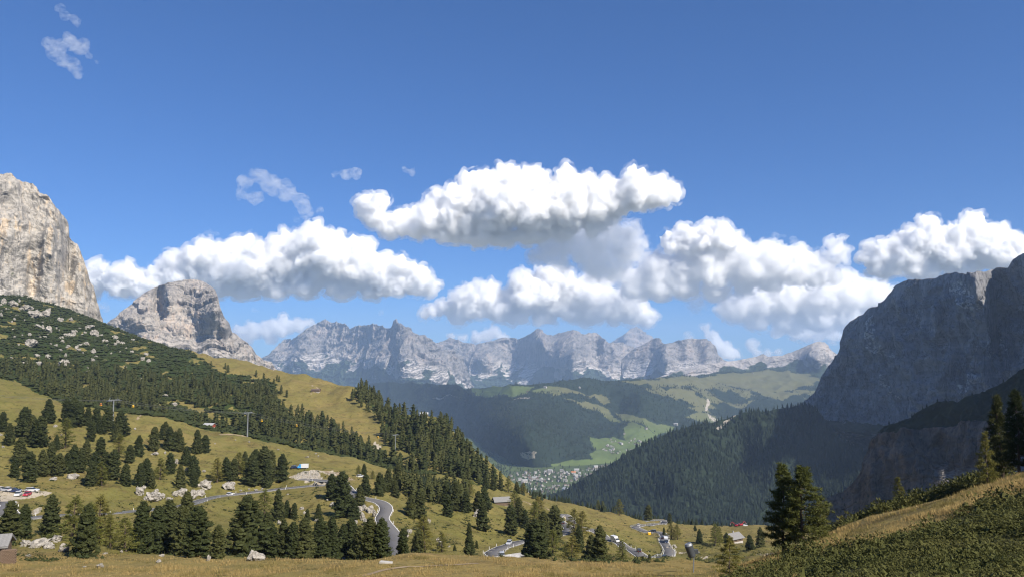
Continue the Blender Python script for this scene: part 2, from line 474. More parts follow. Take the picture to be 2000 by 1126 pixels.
def ground_material():
    t = NT('grassland')
    p = t.pos()
    n1 = t.noise(p, 1 / 60, 6, 0.6, 0.5)
    n2 = t.noise(p, 1 / 9, 8, 0.7, 0.3)
    n3 = t.noise(p, 1 / 1.6, 6, 0.75)
    lush = t.mix(n3, (0.085, 0.086, 0.021), (0.210, 0.184, 0.060))
    dry = t.mix(n3, (0.150, 0.108, 0.036), (0.360, 0.262, 0.112))
    fac = t.math('MULTIPLY_ADD', t.attr('dry'), 0.55, t.math('MULTIPLY_ADD', n1, 1.5, t.math('MULTIPLY_ADD', n2, 1.2, -1.16)), clamp=True)
    col = t.mix(fac, lush, dry)
    brown = t.step(t.math('MULTIPLY_ADD', n2, 0.6, t.math('MULTIPLY', t.noise(p, 1 / 28, 5, 0.65), 0.5)), 0.57, 0.68)
    col = t.mix(t.math('MULTIPLY', brown, 0.6), col, (0.105, 0.075, 0.034))
    dk = t.step(t.math('MULTIPLY_ADD', n3, 0.5, t.math('MULTIPLY', t.noise(p, 1 / 4.5, 5, 0.75), 0.6)), 0.56, 0.66)
    col = t.mix(t.math('MULTIPLY', dk, 0.75), col, (0.050, 0.050, 0.016))
    sh = t.math('ADD', t.attr('shrub'), t.math('MULTIPLY', t.math('SUBTRACT', n2, 0.5), 1.0))
    col = t.mix(t.step(sh, 0.4, 0.6), col, t.mix(n3, (0.018, 0.030, 0.010), (0.050, 0.066, 0.020)))
    col = t.mix(t.attr('litter'), col, (0.05, 0.05, 0.022))
    nz = t.normal_z()
    rk = t.step(t.math('MULTIPLY_ADD', t.math('SUBTRACT', n2, 0.5), 0.35, nz), 0.60, 0.50)
    rock = t.mix(n2, (0.20, 0.175, 0.14), (0.44, 0.40, 0.34))
    col = t.mix(rk, col, rock)
    d = t.math('ADD', t.attr('dirt'), t.math('MULTIPLY', t.math('SUBTRACT', n3, 0.5), 0.7))
    col = t.mix(t.step(d, 0.35, 0.7), col, t.mix(n3, (0.30, 0.25, 0.18), (0.50, 0.44, 0.35)))
    h = t.math('MULTIPLY_ADD', n3, 0.35, t.math('MULTIPLY', n2, 1.2))
    t.bump(h, 0.7, 0.9)
    t.b.inputs['Specular IOR Level'].default_value = 0.05
    return t.color(col)

MAT_GRASS = ground_material()
me = mesh_np('ground', np.stack([XX, YY, ZZ], -1).reshape(-1, 3), grid_faces(*XX.shape), MAT_GRASS, True, {k: v.ravel() for k, v in g_attrs.items()})
prop(link('ground', me), kind='structure')

# valley floor far below, reaching to the horizon
def valley_material():
    t = NT('valley_meadow')
    p = t.pos()
    n = t.noise(p, 1 / 400, 6, 0.6); f = t.noise(p, 1 / 60, 6, 0.7)
    col = t.mix(t.step(n, 0.42, 0.58), (0.060, 0.085, 0.026), (0.030, 0.045, 0.016))
    col = t.mix(t.math('MULTIPLY', f, 0.5), col, (0.12, 0.15, 0.06))
    return t.color(col)
va = np.linspace(-1.2, 1.2, 40); vl = np.linspace(math.log(900), math.log(26000), 60)
VA, VL = np.meshgrid(va, vl)
VY = np.exp(VL)
VZ = np.where(VY < 3500, -640, -640 - 0 * VY) + 12 * fbm(VA * VY / 900, VY / 900, 0 * VA, 3)
MAT_VALLEY = valley_material()
prop(link('valley_floor', mesh_np('valley_floor', np.stack([VA * VY, VY, VZ], -1).reshape(-1, 3), grid_faces(*VA.shape), MAT_VALLEY)), kind='structure')

# ------------------------------------------------------------------ mountains: faces with real depth, a crest and a back slope
def pl(pts):
    P = np.array(pts, float)
    return lambda x: np.interp(x, P[:, 0], P[:, 1])

def relief(name, label, top, bot, base_y, lean, mat, nc, nr, seed, amp, scale, feats=(), jag=2.0, back=0.5, vert=0.35, strata=0.0, strata_h=60.0, lean_pow=1.2, cover=None, dirv=(0, -0.8, 0.35), kind='structure', gully=0.6, jag_len=26.0, crest=1.0):
    """a mountain face.  top/bot: outline in photo columns and rows; base_y: distance of its foot; lean: how many metres it recedes per metre of rise;
    feats: (px, py, rx, ry, metres nearer); amp, scale: size of the rock relief in metres; the crest is rounded and falls away behind."""
    x0, x1 = top[0][0], top[-1][0]
    px = np.linspace(x0, x1, nc)
    T, B, Y0, Ln = pl(top), pl(bot), pl(base_y), (pl(lean) if isinstance(lean, list) else (lambda x: np.full(x.shape, float(lean))))
    t = np.linspace(0, 1, nr)
    PXm, Tm = np.meshgrid(px, t)
    jg = jag * fbm(px / jag_len, seed + 0 * px, 0 * px, 6, 0.6)
    topy = T(px) - np.abs(jg) * 0.0 - jg
    boty = np.maximum(B(px), topy + 1)
    PY = boty[None] + (topy - boty)[None] * Tm
    a, e = ae(PXm, PY)
    Y0m = Y0(px)[None] + 0 * PXm
    H = (boty - topy)[None] / FPX * Y0m
    Y = Y0m + Ln(px)[None] * H * Tm ** lean_pow
    for fx, fy, rx, ry, dy in feats:
        Y = Y - dy * np.exp(-((PXm - fx) / rx) ** 2 - ((PY - fy) / ry) ** 2)
    X, Z = a * Y, e * Y
    # relief displaced across the face
    s = scale
    q = (X / s, Y / s, Z * vert / s)
    w1 = fbm(X / (2.2 * s), Y / (2.2 * s), Z / (2.2 * s) + seed, 3)
    d = ridged(q[0] + 0.5 * w1 + seed * 3.1, q[1] + 0.5 * w1, q[2] + 0.3 * w1, 6, 0.52) - 0.9
    d = gully * d + (1 - gully) * fbm(X / s * 1.7 + seed, Y / s * 1.7, Z / s * 1.7, 5, 0.55)
    if strata:
        zz = Z / strata_h + 0.9 * w1 + 0.15 * fbm(X / (s * .3), Y / (s * .3), Z / (s * .3), 3)
        saw = (zz % 1.0)
        saw2 = ((zz * 2.7 + 0.3) % 1.0)
        d = d + strata * ((1 - saw) - 0.5) + strata * 0.45 * ((1 - saw2) - 0.5)
    endf = smooth01(np.minimum(Tm / 0.06, 1))
    d = d * amp * endf * (1 - (1 - crest) * smooth01((Tm - 0.86) / 0.14))
    dv = np.array(dirv) / np.linalg.norm(dirv)
    X, Yd, Zd = X + dv[0] * d, Y + dv[1] * d, Z + dv[2] * d * np.where(Tm > 0.94, 0.6, 1)
    # back: rounded crest, then a slope down to the foot on the far side
    nb = 10
    hb = (Zd[-1] - Zd[0])
    rows = []
    for k in range(1, nb + 1):
        u = k / nb
        bx, by = X[-1] / Yd[-1], Yd[-1] + back * np.maximum(hb, 1) * u
        rows.append((bx * by, by, Zd[-1] - hb * (u ** 1.6) * 1.05))
    X = np.vstack([X] + [r[0][None] for r in rows]); Yd = np.vstack([Yd] + [r[1][None] for r in rows]); Zd = np.vstack([Zd] + [r[2][None] for r in rows])
    nrr = nr + nb
    attrs = {'veg': np.zeros((nrr, nc)), 'scree': np.zeros((nrr, nc))}
    if cover is not None:
        for k2, arr in cover(PXm, PY, X[:nr], Yd[:nr], Zd[:nr], Tm).items():
            attrs.setdefault(k2, np.zeros((nrr, nc)))[:nr] = arr
    me = mesh_np(name, np.stack([X, Yd, Zd], -1).reshape(-1, 3), grid_faces(nrr, nc), mat, True, {k2: v.ravel() for k2, v in attrs.items()})
    o = link(name, me)
    o['kind'] = kind
    if label: o['label'] = label
    return dict(o=o, px=px, top=topy, PX=PXm, PY=PY, X=X[:nr], Y=Yd[:nr], Z=Zd[:nr])

# rock tower on the left
ROCK_NEAR = rock_material('tower_limestone', (0.50, 0.465, 0.41), (0.24, 0.222, 0.20), (0.50, 0.36, 0.21), 60, veg=(0.03, 0.04, 0.015), scree=(0.45, 0.42, 0.37), strata=0.25, warm_amt=0.55)
def tower_cover(px, py, X, Y, Z, t):
    v = 0.35 * in_poly(px, py, [(20, 520), (40, 545), (60, 575), (55, 600), (30, 580), (10, 560)]) + 0.4 * (1 - smooth01(t / 0.08))
    return {'veg': v, 'scree': 1 - smooth01(t / 0.3)}
tower = relief('tower', 'pale grey limestone tower rising over the shrub slope', 
    [(-240, 300), (-120, 318), (-40, 336), (0, 336), (22, 335), (32, 346), (52, 350), (72, 362), (76, 372), (92, 380), (104, 395), (118, 412), (130, 425), (135, 440), (136, 462), (142, 468), (152, 474), (160, 494), (168, 520), (176, 545), (184, 560), (188, 580), (196, 606), (201, 632), (203, 650)],
    [(-240, 560), (0, 592), (100, 622), (203, 655)], [(-240, 1420), (0, 1480), (100, 1560), (203, 1680)], [(-240, 0.2), (0, 0.22), (140, 0.3), (203, 0.6)],
    ROCK_NEAR, 240, 290, 1, 21, 55, feats=[(170, 560, 26, 80, 40), (100, 450, 22, 90, 45), (60, 560, 18, 60, -25), (10, 390, 16, 10, -18), (30, 450, 50, 40, 25), (135, 520, 12, 60, -35)],
    jag=2.0, back=0.9, vert=0.2, strata=0.10, strata_h=34, cover=tower_cover, dirv=(0.5, -0.75, 0.3), jag_len=18)

# domed peak behind it
ROCK_MID = rock_material('peak_limestone', (0.40, 0.36, 0.315), (0.15, 0.138, 0.128), (0.37, 0.26, 0.18), 170, veg=(0.05, 0.055, 0.025), scree=(0.44, 0.40, 0.36), strata=0.75, warm_amt=0.4)
def dome_cover(px, py, X, Y, Z, t):
    return {'scree': 1 - smooth01((t - 0.15) / 0.3), 'veg': 0.28 * (1 - smooth01(t / 0.35)) + 0.25 * smooth01((t - 0.9) / 0.1)}
dome = relief('domed_peak', 'domed grey and rose limestone peak beyond the left slope',
    [(185, 655), (205, 634), (222, 620), (238, 606), (252, 596), (268, 582), (282, 570), (298, 562), (312, 558), (328, 552), (345, 548), (362, 546), (380, 545), (396, 548), (408, 556), (420, 565), (426, 580), (430, 600), (438, 618), (448, 630), (453, 648), (462, 652), (470, 660), (482, 668), (492, 676), (500, 690), (515, 702), (530, 706), (537, 716), (548, 728)],
    [(185, 700), (300, 716), (400, 740), (548, 752)], [(185, 4600), (300, 4500), (420, 4600), (548, 5200)], [(185, 0.7), (300, 0.55), (420, 0.45), (548, 0.5)],
    ROCK_MID, 300, 170, 2, 26, 150, feats=[(425, 600, 40, 45, 300), (310, 590, 12, 30, -170), (330, 585, 16, 26, 120), (440, 640, 10, 14, 110), (455, 690, 50, 30, 160), (260, 625, 50, 16, 90)],
    jag=0.9, crest=0.5, back=0.7, vert=0.8, strata=1.1, strata_h=85, cover=dome_cover, dirv=(0.25, -0.8, 0.4), jag_len=22)

# far ranges
ROCK_FAR = rock_material('far_limestone', (0.35, 0.32, 0.30), (0.12, 0.117, 0.118), (0.36, 0.28, 0.22), 620, veg=(0.030, 0.045, 0.022), scree=(0.50, 0.465, 0.43), scree_slope=(0.34, 0.52), strata=0.4, warm_amt=0.4)
def far_cover(px, py, X, Y, Z, t):
    n = fbm(X / 500, Y / 500, Z / 300, 4)
    return {'scree': smooth01((0.66 - t) / 0.25 + 0.4 * n), 'veg': smooth01((0.47 - t + 0.22 * n) / 0.16)}
relief('far_massif', 'broad pale massif with two summits on the skyline',
    [(505, 700), (525, 690), (548, 668), (556, 660), (570, 662), (590, 648), (610, 633), (625, 626), (636, 621), (648, 627), (660, 627), (680, 634), (684, 640), (700, 635), (715, 632), (735, 631), (748, 637), (765, 637), (768, 626), (774, 622), (780, 631), (790, 634), (803, 638), (812, 648), (830, 653), (845, 665), (858, 676), (872, 684), (885, 679), (892, 690), (905, 698), (915, 722), (925, 752), (935, 765)],
    [(505, 745), (620, 770), (780, 780), (935, 785)], [(505, 14600), (560, 14300), (640, 13600), (700, 12900), (765, 11900), (800, 11700), (870, 12100), (935, 13200)], [(505, 1.0), (700, 0.8), (935, 0.9)],
    ROCK_FAR, 470, 150, 3, 115, 400, feats=[(790, 690, 26, 60, 450), (765, 690, 12, 60, -250), (860, 720, 40, 40, 500), (585, 690, 30, 40, 400), (700, 680, 60, 40, -250), (560, 665, 20, 20, -700), (740, 700, 30, 30, 350)],
    jag=1.4, back=1.0, vert=0.42, strata=0.45, strata_h=170, cover=far_cover, dirv=(0.3, -0.75, 0.45), jag_len=24, gully=0.7)
relief('saddle_range', 'hazy range of pale walls in the middle of the skyline',
    [(850, 668), (866, 664), (880, 657), (892, 662), (912, 668), (930, 671), (950, 668), (975, 660), (995, 659), (1015, 660), (1035, 651), (1048, 642), (1058, 641), (1070, 650), (1082, 653), (1095, 648), (1110, 643), (1130, 646), (1140, 651), (1155, 648), (1166, 649), (1175, 660), (1190, 668), (1210, 668), (1230, 672), (1260, 685), (1290, 720), (1300, 750)],
    [(850, 770), (1300, 775)], [(850, 15500), (1000, 15000), (1120, 13800), (1200, 14000), (1300, 15000)], 0.9,
    ROCK_FAR, 420, 125, 4, 105, 430, feats=[(1110, 690, 45, 40, 600), (1000, 690, 40, 40, -380), (1055, 665, 20, 25, 500), (1165, 690, 14, 40, -500), (950, 700, 30, 20, 500)],
    jag=1.4, back=1.0, vert=0.42, strata=0.4, strata_h=180, cover=far_cover, dirv=(0.3, -0.75, 0.45), jag_len=22, gully=0.7)
relief('pyramid_peak', 'hazy pyramid shaped summit behind the middle range',
    [(1150, 690), (1186, 672), (1205, 660), (1222, 650), (1232, 640), (1243, 637), (1252, 640), (1258, 646), (1272, 653), (1285, 664), (1300, 680), (1320, 700)],
    [(1150, 760), (1320, 760)], [(1150, 21500), (1240, 20500), (1320, 21500)], 1.0,
    ROCK_FAR, 160, 80, 5, 110, 700, feats=[(1225, 680, 12, 30, 900)], jag=1.0, back=1.0, vert=0.6, strata=0.8, strata_h=220, cover=far_cover, dirv=(0.3, -0.75, 0.45), jag_len=20, gully=0.7)
relief('blunt_ridge', 'hazy blunt ridge with scree fans right of the pyramid summit',
    [(1215, 700), (1235, 682), (1262, 668), (1280, 659), (1292, 662), (1302, 668), (1318, 666), (1335, 661), (1350, 660), (1362, 660), (1378, 662), (1388, 668), (1398, 680), (1408, 694), (1425, 706), (1450, 712)],
    [(1215, 765), (1450, 765)], [(1215, 13000), (1340, 12200), (1450, 12800)], 0.9,
    ROCK_FAR, 220, 105, 6, 90, 450, feats=[(1300, 700, 18, 40, 400), (1385, 690, 16, 40, 300)], jag=1.2, back=1.0, vert=0.42, strata=0.35, strata_h=150, cover=far_cover, dirv=(0.3, -0.75, 0.45), jag_len=20, gully=0.7)
def tab_cover(px, py, X, Y, Z, t):
    n = fbm(X / 350, Y / 350, Z / 300, 4)
    return {'scree': 0.4 + 0 * t, 'veg': smooth01((0.72 - t + 0.35 * n) / 0.3)}
relief('tabular_peak', 'small tilted table mountain beside the dark cliff',
    [(1280, 738), (1330, 720), (1380, 710), (1440, 702), (1478, 695), (1490, 690), (1496, 692), (1500, 695), (1530, 692), (1548, 686), (1570, 677), (1585, 670), (1602, 665), (1612, 668), (1622, 680), (1634, 690), (1660, 696), (1720, 705)],
    [(1280, 760), (1480, 765), (1600, 755), (1720, 760)], [(1280, 9800), (1480, 9600), (1600, 9300), (1720, 9500)], 0.9,
    ROCK_FAR, 230, 85, 7, 45, 320, feats=[(1595, 695, 25, 20, 250)], jag=0.9, back=1.0, vert=0.45, strata=0.3, strata_h=120, cover=tab_cover, dirv=(0.3, -0.75, 0.45), jag_len=20, gully=0.6)

# the wooded hill across the valley
MEADOWS = [
    [(915, 757), (960, 754), (1010, 751), (1045, 752), (1030, 762), (985, 768), (948, 776), (930, 772)],
    [(1040, 760), (1070, 752), (1110, 757), (1145, 765), (1180, 770), (1160, 772), (1120, 768), (1060, 766)],
    [(1075, 768), (1090, 764), (1096, 770), (1082, 775)],
    [(1100, 777), (1130, 783), (1160, 790), (1185, 797), (1200, 812), (1215, 822), (1195, 820), (1170, 803), (1130, 790)],
    [(1160, 765), (1185, 775), (1190, 788), (1178, 790), (1165, 778)],
    [(1200, 800), (1222, 806), (1242, 812), (1275, 822), (1320, 830), (1310, 838), (1284, 849), (1262, 836), (1240, 824), (1216, 820)],
    [(1145, 850), (1170, 853), (1200, 850), (1222, 856), (1215, 838), (1232, 826), (1262, 838), (1285, 850), (1270, 862), (1240, 880), (1215, 898), (1190, 905), (1160, 904), (1150, 890), (1165, 876)],
    [(1075, 905), (1100, 901), (1150, 902), (1200, 905), (1230, 898), (1240, 905), (1180, 912), (1110, 920), (1080, 915)],
    [(1210, 742), (1260, 741), (1330, 738), (1380, 735), (1440, 725), (1500, 720), (1560, 728), (1600, 740), (1590, 752), (1540, 758), (1490, 765), (1470, 760), (1440, 752), (1400, 752), (1370, 760), (1350, 752), (1300, 750), (1250, 748)],
    [(1310, 755), (1350, 768), (1380, 778), (1400, 790), (1360, 790), (1330, 775), (1300, 765)],
    [(1420, 812), (1400, 805), (1370, 800), (1340, 808), (1380, 820), (1410, 822), (1385, 795), (1360, 790), (1340, 795)],
    [(1480, 760), (1540, 765), (1570, 762), (1565, 770), (1520, 772), (1490, 770)],
]
def hill_material():
    t = NT('wooded_hill')
    p = t.pos()
    n = t.noise(p, 1 / 120, 7, 0.65, 0.4); f = t.noise(p, 1 / 22, 6, 0.7)
    wood = t.mix(f, (0.010, 0.017, 0.011), (0.022, 0.034, 0.018))
    green = t.mix(n, (0.062, 0.095, 0.027), (0.105, 0.130, 0.045))
    brown = t.mix(n, (0.075, 0.083, 0.036), (0.125, 0.117, 0.055))
    mead = t.mix(t.attr('dry'), green, brown)
    col = t.mix(t.step(t.math('ADD', t.attr('open'), t.math('MULTIPLY', t.math('SUBTRACT', f, 0.5), 0.9)), 0.42, 0.58), wood, mead)
    col = t.mix(t.step(t.math('ADD', t.attr('bare'), t.math('MULTIPLY', t.math('SUBTRACT', f, 0.5), 1.4)), 0.45, 0.6), col, t.mix(n, (0.24, 0.21, 0.17), (0.40, 0.36, 0.31)))
    return t.color(col)
MAT_HILL = hill_material()
HILL_INFO = {}
def hill_cover(px, py, X, Y, Z, t):
    w = 3 * fbm(X / 160, Y / 160, Z / 160, 3)
    o = np.zeros_like(px)
    for m in MEADOWS: o = np.maximum(o, in_poly(px + w, py + 0.7 * w, m).astype(float))
    o = np.maximum(o, 0.62 * (in_poly(px + w, py + w, [(1230, 735), (1600, 720), (1620, 790), (1540, 790), (1480, 775), (1440, 800), (1380, 800), (1330, 780), (1270, 765)]) & (fbm(X / 260, Y / 260, Z / 200, 3) > 0.05)))
    dry = smooth01((850 - py) / 60) * smooth01((px - 1000) / 120) 
    bare = np.zeros_like(px)
    for b in ([(1015, 880), (1035, 875), (1048, 876), (1046, 890), (1032, 895), (1018, 892)], [(905, 775), (880, 776), (835, 778), (860, 772)], [(1000, 770), (1040, 772), (1030, 776), (1005, 774)], [(1380, 775), (1388, 778), (1382, 800), (1378, 797)],
              [(1378, 800), (1400, 812), (1412, 820), (1404, 820), (1385, 810)]):
        bare = np.maximum(bare, 0.6 * in_poly(px + w * .5, py + w * .5, b))
    return {'open': o, 'dry': dry, 'bare': bare}
hill = relief('wooded_hill', 'broad wooded hill with meadow clearings beyond the valley',
    [(640, 770), (690, 758), (720, 748), (745, 744), (770, 743), (800, 746), (840, 747), (880, 750), (905, 755), (925, 756), (960, 754), (1000, 750), (1040, 749), (1060, 748), (1100, 742), (1140, 739), (1180, 740), (1220, 740), (1270, 737), (1320, 735), (1400, 726), (1450, 722), (1500, 718), (1540, 722), (1600, 735), (1660, 745), (1700, 750)],
    [(640, 960), (900, 930), (1000, 922), (1060, 918), (1130, 912), (1230, 905), (1320, 900), (1700, 880)],
    [(640, 9000), (800, 7300), (930, 5500), (1000, 4850), (1040, 4750), (1130, 4700), (1250, 4900), (1400, 5600), (1700, 6300)], [(640, 1.3), (900, 2.0), (1000, 2.6), (1200, 3.6), (1400, 4.2), (1700, 4.0)],
    MAT_HILL, 420, 135, 8, 60, 700, feats=[(1030, 840, 60, 60, 700), (900, 830, 50, 50, -300), (1180, 800, 60, 40, -350), (1300, 770, 80, 30, 400)],
    jag=1.0, back=1.0, vert=1.0, lean_pow=1.25, cover=hill_cover, dirv=(0, -0.5, 0.7), gully=0.5, jag_len=40)

# wooded spur and the great shaded cliff on the right
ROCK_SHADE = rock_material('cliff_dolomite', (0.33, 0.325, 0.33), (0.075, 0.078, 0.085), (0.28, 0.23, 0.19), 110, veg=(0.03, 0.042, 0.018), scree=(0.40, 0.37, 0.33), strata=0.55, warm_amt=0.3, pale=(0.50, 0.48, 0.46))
SPUR_CL = [(1395, 834), (1412, 822), (1440, 808), (1452, 800), (1440, 812), (1420, 826), (1402, 838)]
def cliff_cover(px, py, X, Y, Z, t):
    led = in_poly(px, py, [(1590, 812), (1640, 820), (1700, 826), (1730, 830), (1730, 848), (1700, 850), (1650, 842), (1610, 840), (1580, 828)]).astype(float)
    tl = in_poly(px, py, [(1480, 860), (1560, 815), (1600, 825), (1580, 850), (1520, 880)]).astype(float)
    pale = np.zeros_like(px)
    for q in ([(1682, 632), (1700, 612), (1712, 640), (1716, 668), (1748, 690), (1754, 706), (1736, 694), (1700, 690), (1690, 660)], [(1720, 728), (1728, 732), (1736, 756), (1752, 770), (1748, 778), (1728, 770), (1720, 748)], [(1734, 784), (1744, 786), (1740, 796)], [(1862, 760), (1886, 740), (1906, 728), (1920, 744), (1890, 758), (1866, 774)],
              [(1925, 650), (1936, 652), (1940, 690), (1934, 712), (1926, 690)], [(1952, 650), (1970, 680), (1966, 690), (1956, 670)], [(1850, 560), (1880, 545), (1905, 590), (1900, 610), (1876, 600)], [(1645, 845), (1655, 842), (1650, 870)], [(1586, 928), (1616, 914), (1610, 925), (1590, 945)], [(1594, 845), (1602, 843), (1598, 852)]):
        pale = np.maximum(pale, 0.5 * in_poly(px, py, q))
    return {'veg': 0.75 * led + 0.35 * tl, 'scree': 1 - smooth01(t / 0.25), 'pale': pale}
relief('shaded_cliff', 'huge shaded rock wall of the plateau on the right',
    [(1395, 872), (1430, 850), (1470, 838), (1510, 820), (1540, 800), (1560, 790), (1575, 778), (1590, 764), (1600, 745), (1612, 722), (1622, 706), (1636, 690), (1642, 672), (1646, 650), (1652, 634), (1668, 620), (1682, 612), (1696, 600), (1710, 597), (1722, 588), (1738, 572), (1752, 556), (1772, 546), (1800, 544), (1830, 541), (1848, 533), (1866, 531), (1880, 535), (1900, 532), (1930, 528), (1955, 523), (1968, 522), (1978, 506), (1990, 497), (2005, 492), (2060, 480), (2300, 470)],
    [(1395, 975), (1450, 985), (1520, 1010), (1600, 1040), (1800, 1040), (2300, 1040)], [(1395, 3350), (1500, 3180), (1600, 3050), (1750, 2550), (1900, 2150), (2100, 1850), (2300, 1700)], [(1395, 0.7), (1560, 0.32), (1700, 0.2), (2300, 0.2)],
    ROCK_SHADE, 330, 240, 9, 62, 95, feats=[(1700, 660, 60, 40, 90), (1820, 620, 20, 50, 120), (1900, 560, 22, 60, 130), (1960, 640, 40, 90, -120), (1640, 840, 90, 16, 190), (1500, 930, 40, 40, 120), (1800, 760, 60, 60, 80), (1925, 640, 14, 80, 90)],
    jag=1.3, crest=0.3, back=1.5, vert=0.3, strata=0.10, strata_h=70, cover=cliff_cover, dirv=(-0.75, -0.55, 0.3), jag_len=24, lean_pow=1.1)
def spur_cover(px, py, X, Y, Z, t):
    w = 3 * fbm(X / 90, Y / 90, Z / 90, 3)
    bare = 0.52 * in_poly(px + w, py + w, SPUR_CL) + 0.6 * in_poly(px + w * .4, py, [(1458, 856), (1463, 858), (1462, 878), (1458, 872)]) + 0.5 * in_poly(px + w * .3, py + w * .3, [(1280, 935), (1285, 938), (1277, 958), (1273, 956)])
    return {'open': 0.45 * in_poly(px, py, [(1343, 985), (1350, 975), (1346, 1000), (1340, 1000)]), 'dry': 0 * px, 'bare': bare}
spur = relief('wooded_spur', 'dark wooded mountain spur falling from the cliff to the valley',
    [(1070, 962), (1110, 948), (1140, 934), (1170, 918), (1200, 902), (1230, 882), (1258, 868), (1280, 858), (1320, 840), (1360, 829), (1400, 819), (1440, 809), (1480, 800), (1520, 794), (1550, 789), (1570, 787), (1590, 800), (1640, 850), (1720, 900)],
    [(1070, 1010), (1200, 1060), (1400, 1080), (1720, 1090)], [(1070, 2700), (1200, 2350), (1400, 2150), (1720, 2000)], [(1070, 2.0), (1250, 2.0), (1560, 2.1), (1720, 1.4)],
    MAT_HILL, 300, 140, 10, 42, 330, feats=[(1330, 930, 70, 60, 120), (1450, 900, 50, 50, -140), (1240, 940, 40, 40, 60)], jag=1.2, back=1.2, vert=1.0, cover=spur_cover, dirv=(-0.2, -0.5, 0.7), gully=0.6, lean_pow=1.0, jag_len=40)
# nearer shaded bluff
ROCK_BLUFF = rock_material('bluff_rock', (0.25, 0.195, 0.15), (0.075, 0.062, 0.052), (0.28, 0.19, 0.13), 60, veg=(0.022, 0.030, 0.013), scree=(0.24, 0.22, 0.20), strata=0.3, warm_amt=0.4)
def bluff_cover(px, py, X, Y, Z, t):
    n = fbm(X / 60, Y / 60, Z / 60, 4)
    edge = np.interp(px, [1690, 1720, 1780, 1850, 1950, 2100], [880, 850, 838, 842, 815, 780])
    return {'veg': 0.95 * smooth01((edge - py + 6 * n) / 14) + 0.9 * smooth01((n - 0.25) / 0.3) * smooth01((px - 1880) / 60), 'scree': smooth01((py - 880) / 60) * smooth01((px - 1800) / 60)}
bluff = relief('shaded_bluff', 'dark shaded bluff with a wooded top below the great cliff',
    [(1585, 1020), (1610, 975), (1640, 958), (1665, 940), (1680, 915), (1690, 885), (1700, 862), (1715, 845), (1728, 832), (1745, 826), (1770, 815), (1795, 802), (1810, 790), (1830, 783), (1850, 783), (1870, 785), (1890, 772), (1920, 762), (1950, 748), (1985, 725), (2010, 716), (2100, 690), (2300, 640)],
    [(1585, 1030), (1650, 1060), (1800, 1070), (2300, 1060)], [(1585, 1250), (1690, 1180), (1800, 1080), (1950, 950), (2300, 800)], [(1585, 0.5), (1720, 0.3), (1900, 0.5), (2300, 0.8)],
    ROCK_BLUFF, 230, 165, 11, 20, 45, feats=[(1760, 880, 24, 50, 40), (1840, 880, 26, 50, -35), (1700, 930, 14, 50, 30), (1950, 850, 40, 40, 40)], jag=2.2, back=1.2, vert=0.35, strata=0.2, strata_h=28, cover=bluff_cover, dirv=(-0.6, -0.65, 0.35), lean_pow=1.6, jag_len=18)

# the plateau goes on along the right, outside the picture; its flank keeps the bluff in shade
fy, fx = np.meshgrid(np.linspace(20, 1150, 70), np.linspace(0, 1, 40), indexing='ij')
ridge_x = np.interp(fy, [20, 600, 900, 1150], [980, 880, 900, 1010])
Xf = ridge_x + (fx - 0.45) * 700
Zf = np.interp(fy, [20, 200, 500, 850, 1150], [40, 260, 380, 400, 330]) * np.exp(-((fx - 0.5) / 0.24) ** 4) - 110
Zf = Zf + 45 * (ridged(Xf / 120, fy / 120, Zf / 260, 5) - 0.9)
prop(link('plateau_flank', mesh_np('plateau_flank', np.stack([Xf, fy, Zf], -1).reshape(-1, 3), grid_faces(*fy.shape), ROCK_SHADE, True, {'veg': np.zeros(fy.size), 'scree': np.zeros(fy.size)})), kind='structure')

# ------------------------------------------------------------------ the air between: one closed box of thin haze
def haze_box(density):
    x0, x1, y0, y1, z0, z1 = -26000.0, 26000.0, -3000.0, 27500.0, -700.0, 1150.0
    V = [(x, y, z) for z in (z0, z1) for y in (y0, y1) for x in (x0, x1)]
    Fc = [(0, 2, 3, 1), (4, 5, 7, 6), (0, 1, 5, 4), (2, 6, 7, 3), (0, 4, 6, 2), (1, 3, 7, 5)]
    m = bpy.data.materials.new('haze_air'); m.use_nodes = True
    t = m.node_tree; t.nodes.clear()
    out = t.nodes.new('ShaderNodeOutputMaterial'); v = t.nodes.new('ShaderNodeVolumePrincipled')
    v.inputs['Color'].default_value = (0.46, 0.64, 0.94, 1)
    v.inputs['Density'].default_value = density
    v.inputs['Anisotropy'].default_value = 0.0
    t.links.new(v.outputs[0], out.inputs['Volume'])
    me = mesh_np('haze', V, Fc, m, False)
    prop(link('haze', me), kind='stuff')
haze_box(0.56 / 15000)

# ------------------------------------------------------------------ vegetation
def foliage_material(name, lo, hi, warm, warm_amt=0.25, scale=1.2):
    t = NT(name)
    tc = t.n('ShaderNodeTexCoord').outputs['Object']
    f = t.noise(tc, scale, 5, 0.7)
    g = t.noise(t.pos(), 0.11, 3, 0.6)
    col = t.mix(f, lo, hi)
    r = t.n('ShaderNodeObjectInfo').outputs['Random']
    col = t.mix(t.math('MULTIPLY', t.step(t.math('MULTIPLY_ADD', r, 0.55, t.math('MULTIPLY', g, 0.6)), 0.45, 0.9), warm_amt), col, warm)
    t.b.inputs['Roughness'].default_value = 0.75
    t.b.inputs['Specular IOR Level'].default_value = 0.12
    t.color(col)
    tr = t.n('ShaderNodeBsdfTranslucent'); t.val(tr.inputs['Color'], col)
    mx = t.n('ShaderNodeMixShader'); mx.inputs[0].default_value = 0.16
    t.l(t.b.outputs[0], mx.inputs[1]); t.l(tr.outputs[0], mx.inputs[2]); t.l(mx.outputs[0], t.out.inputs['Surface'])
    return t.m

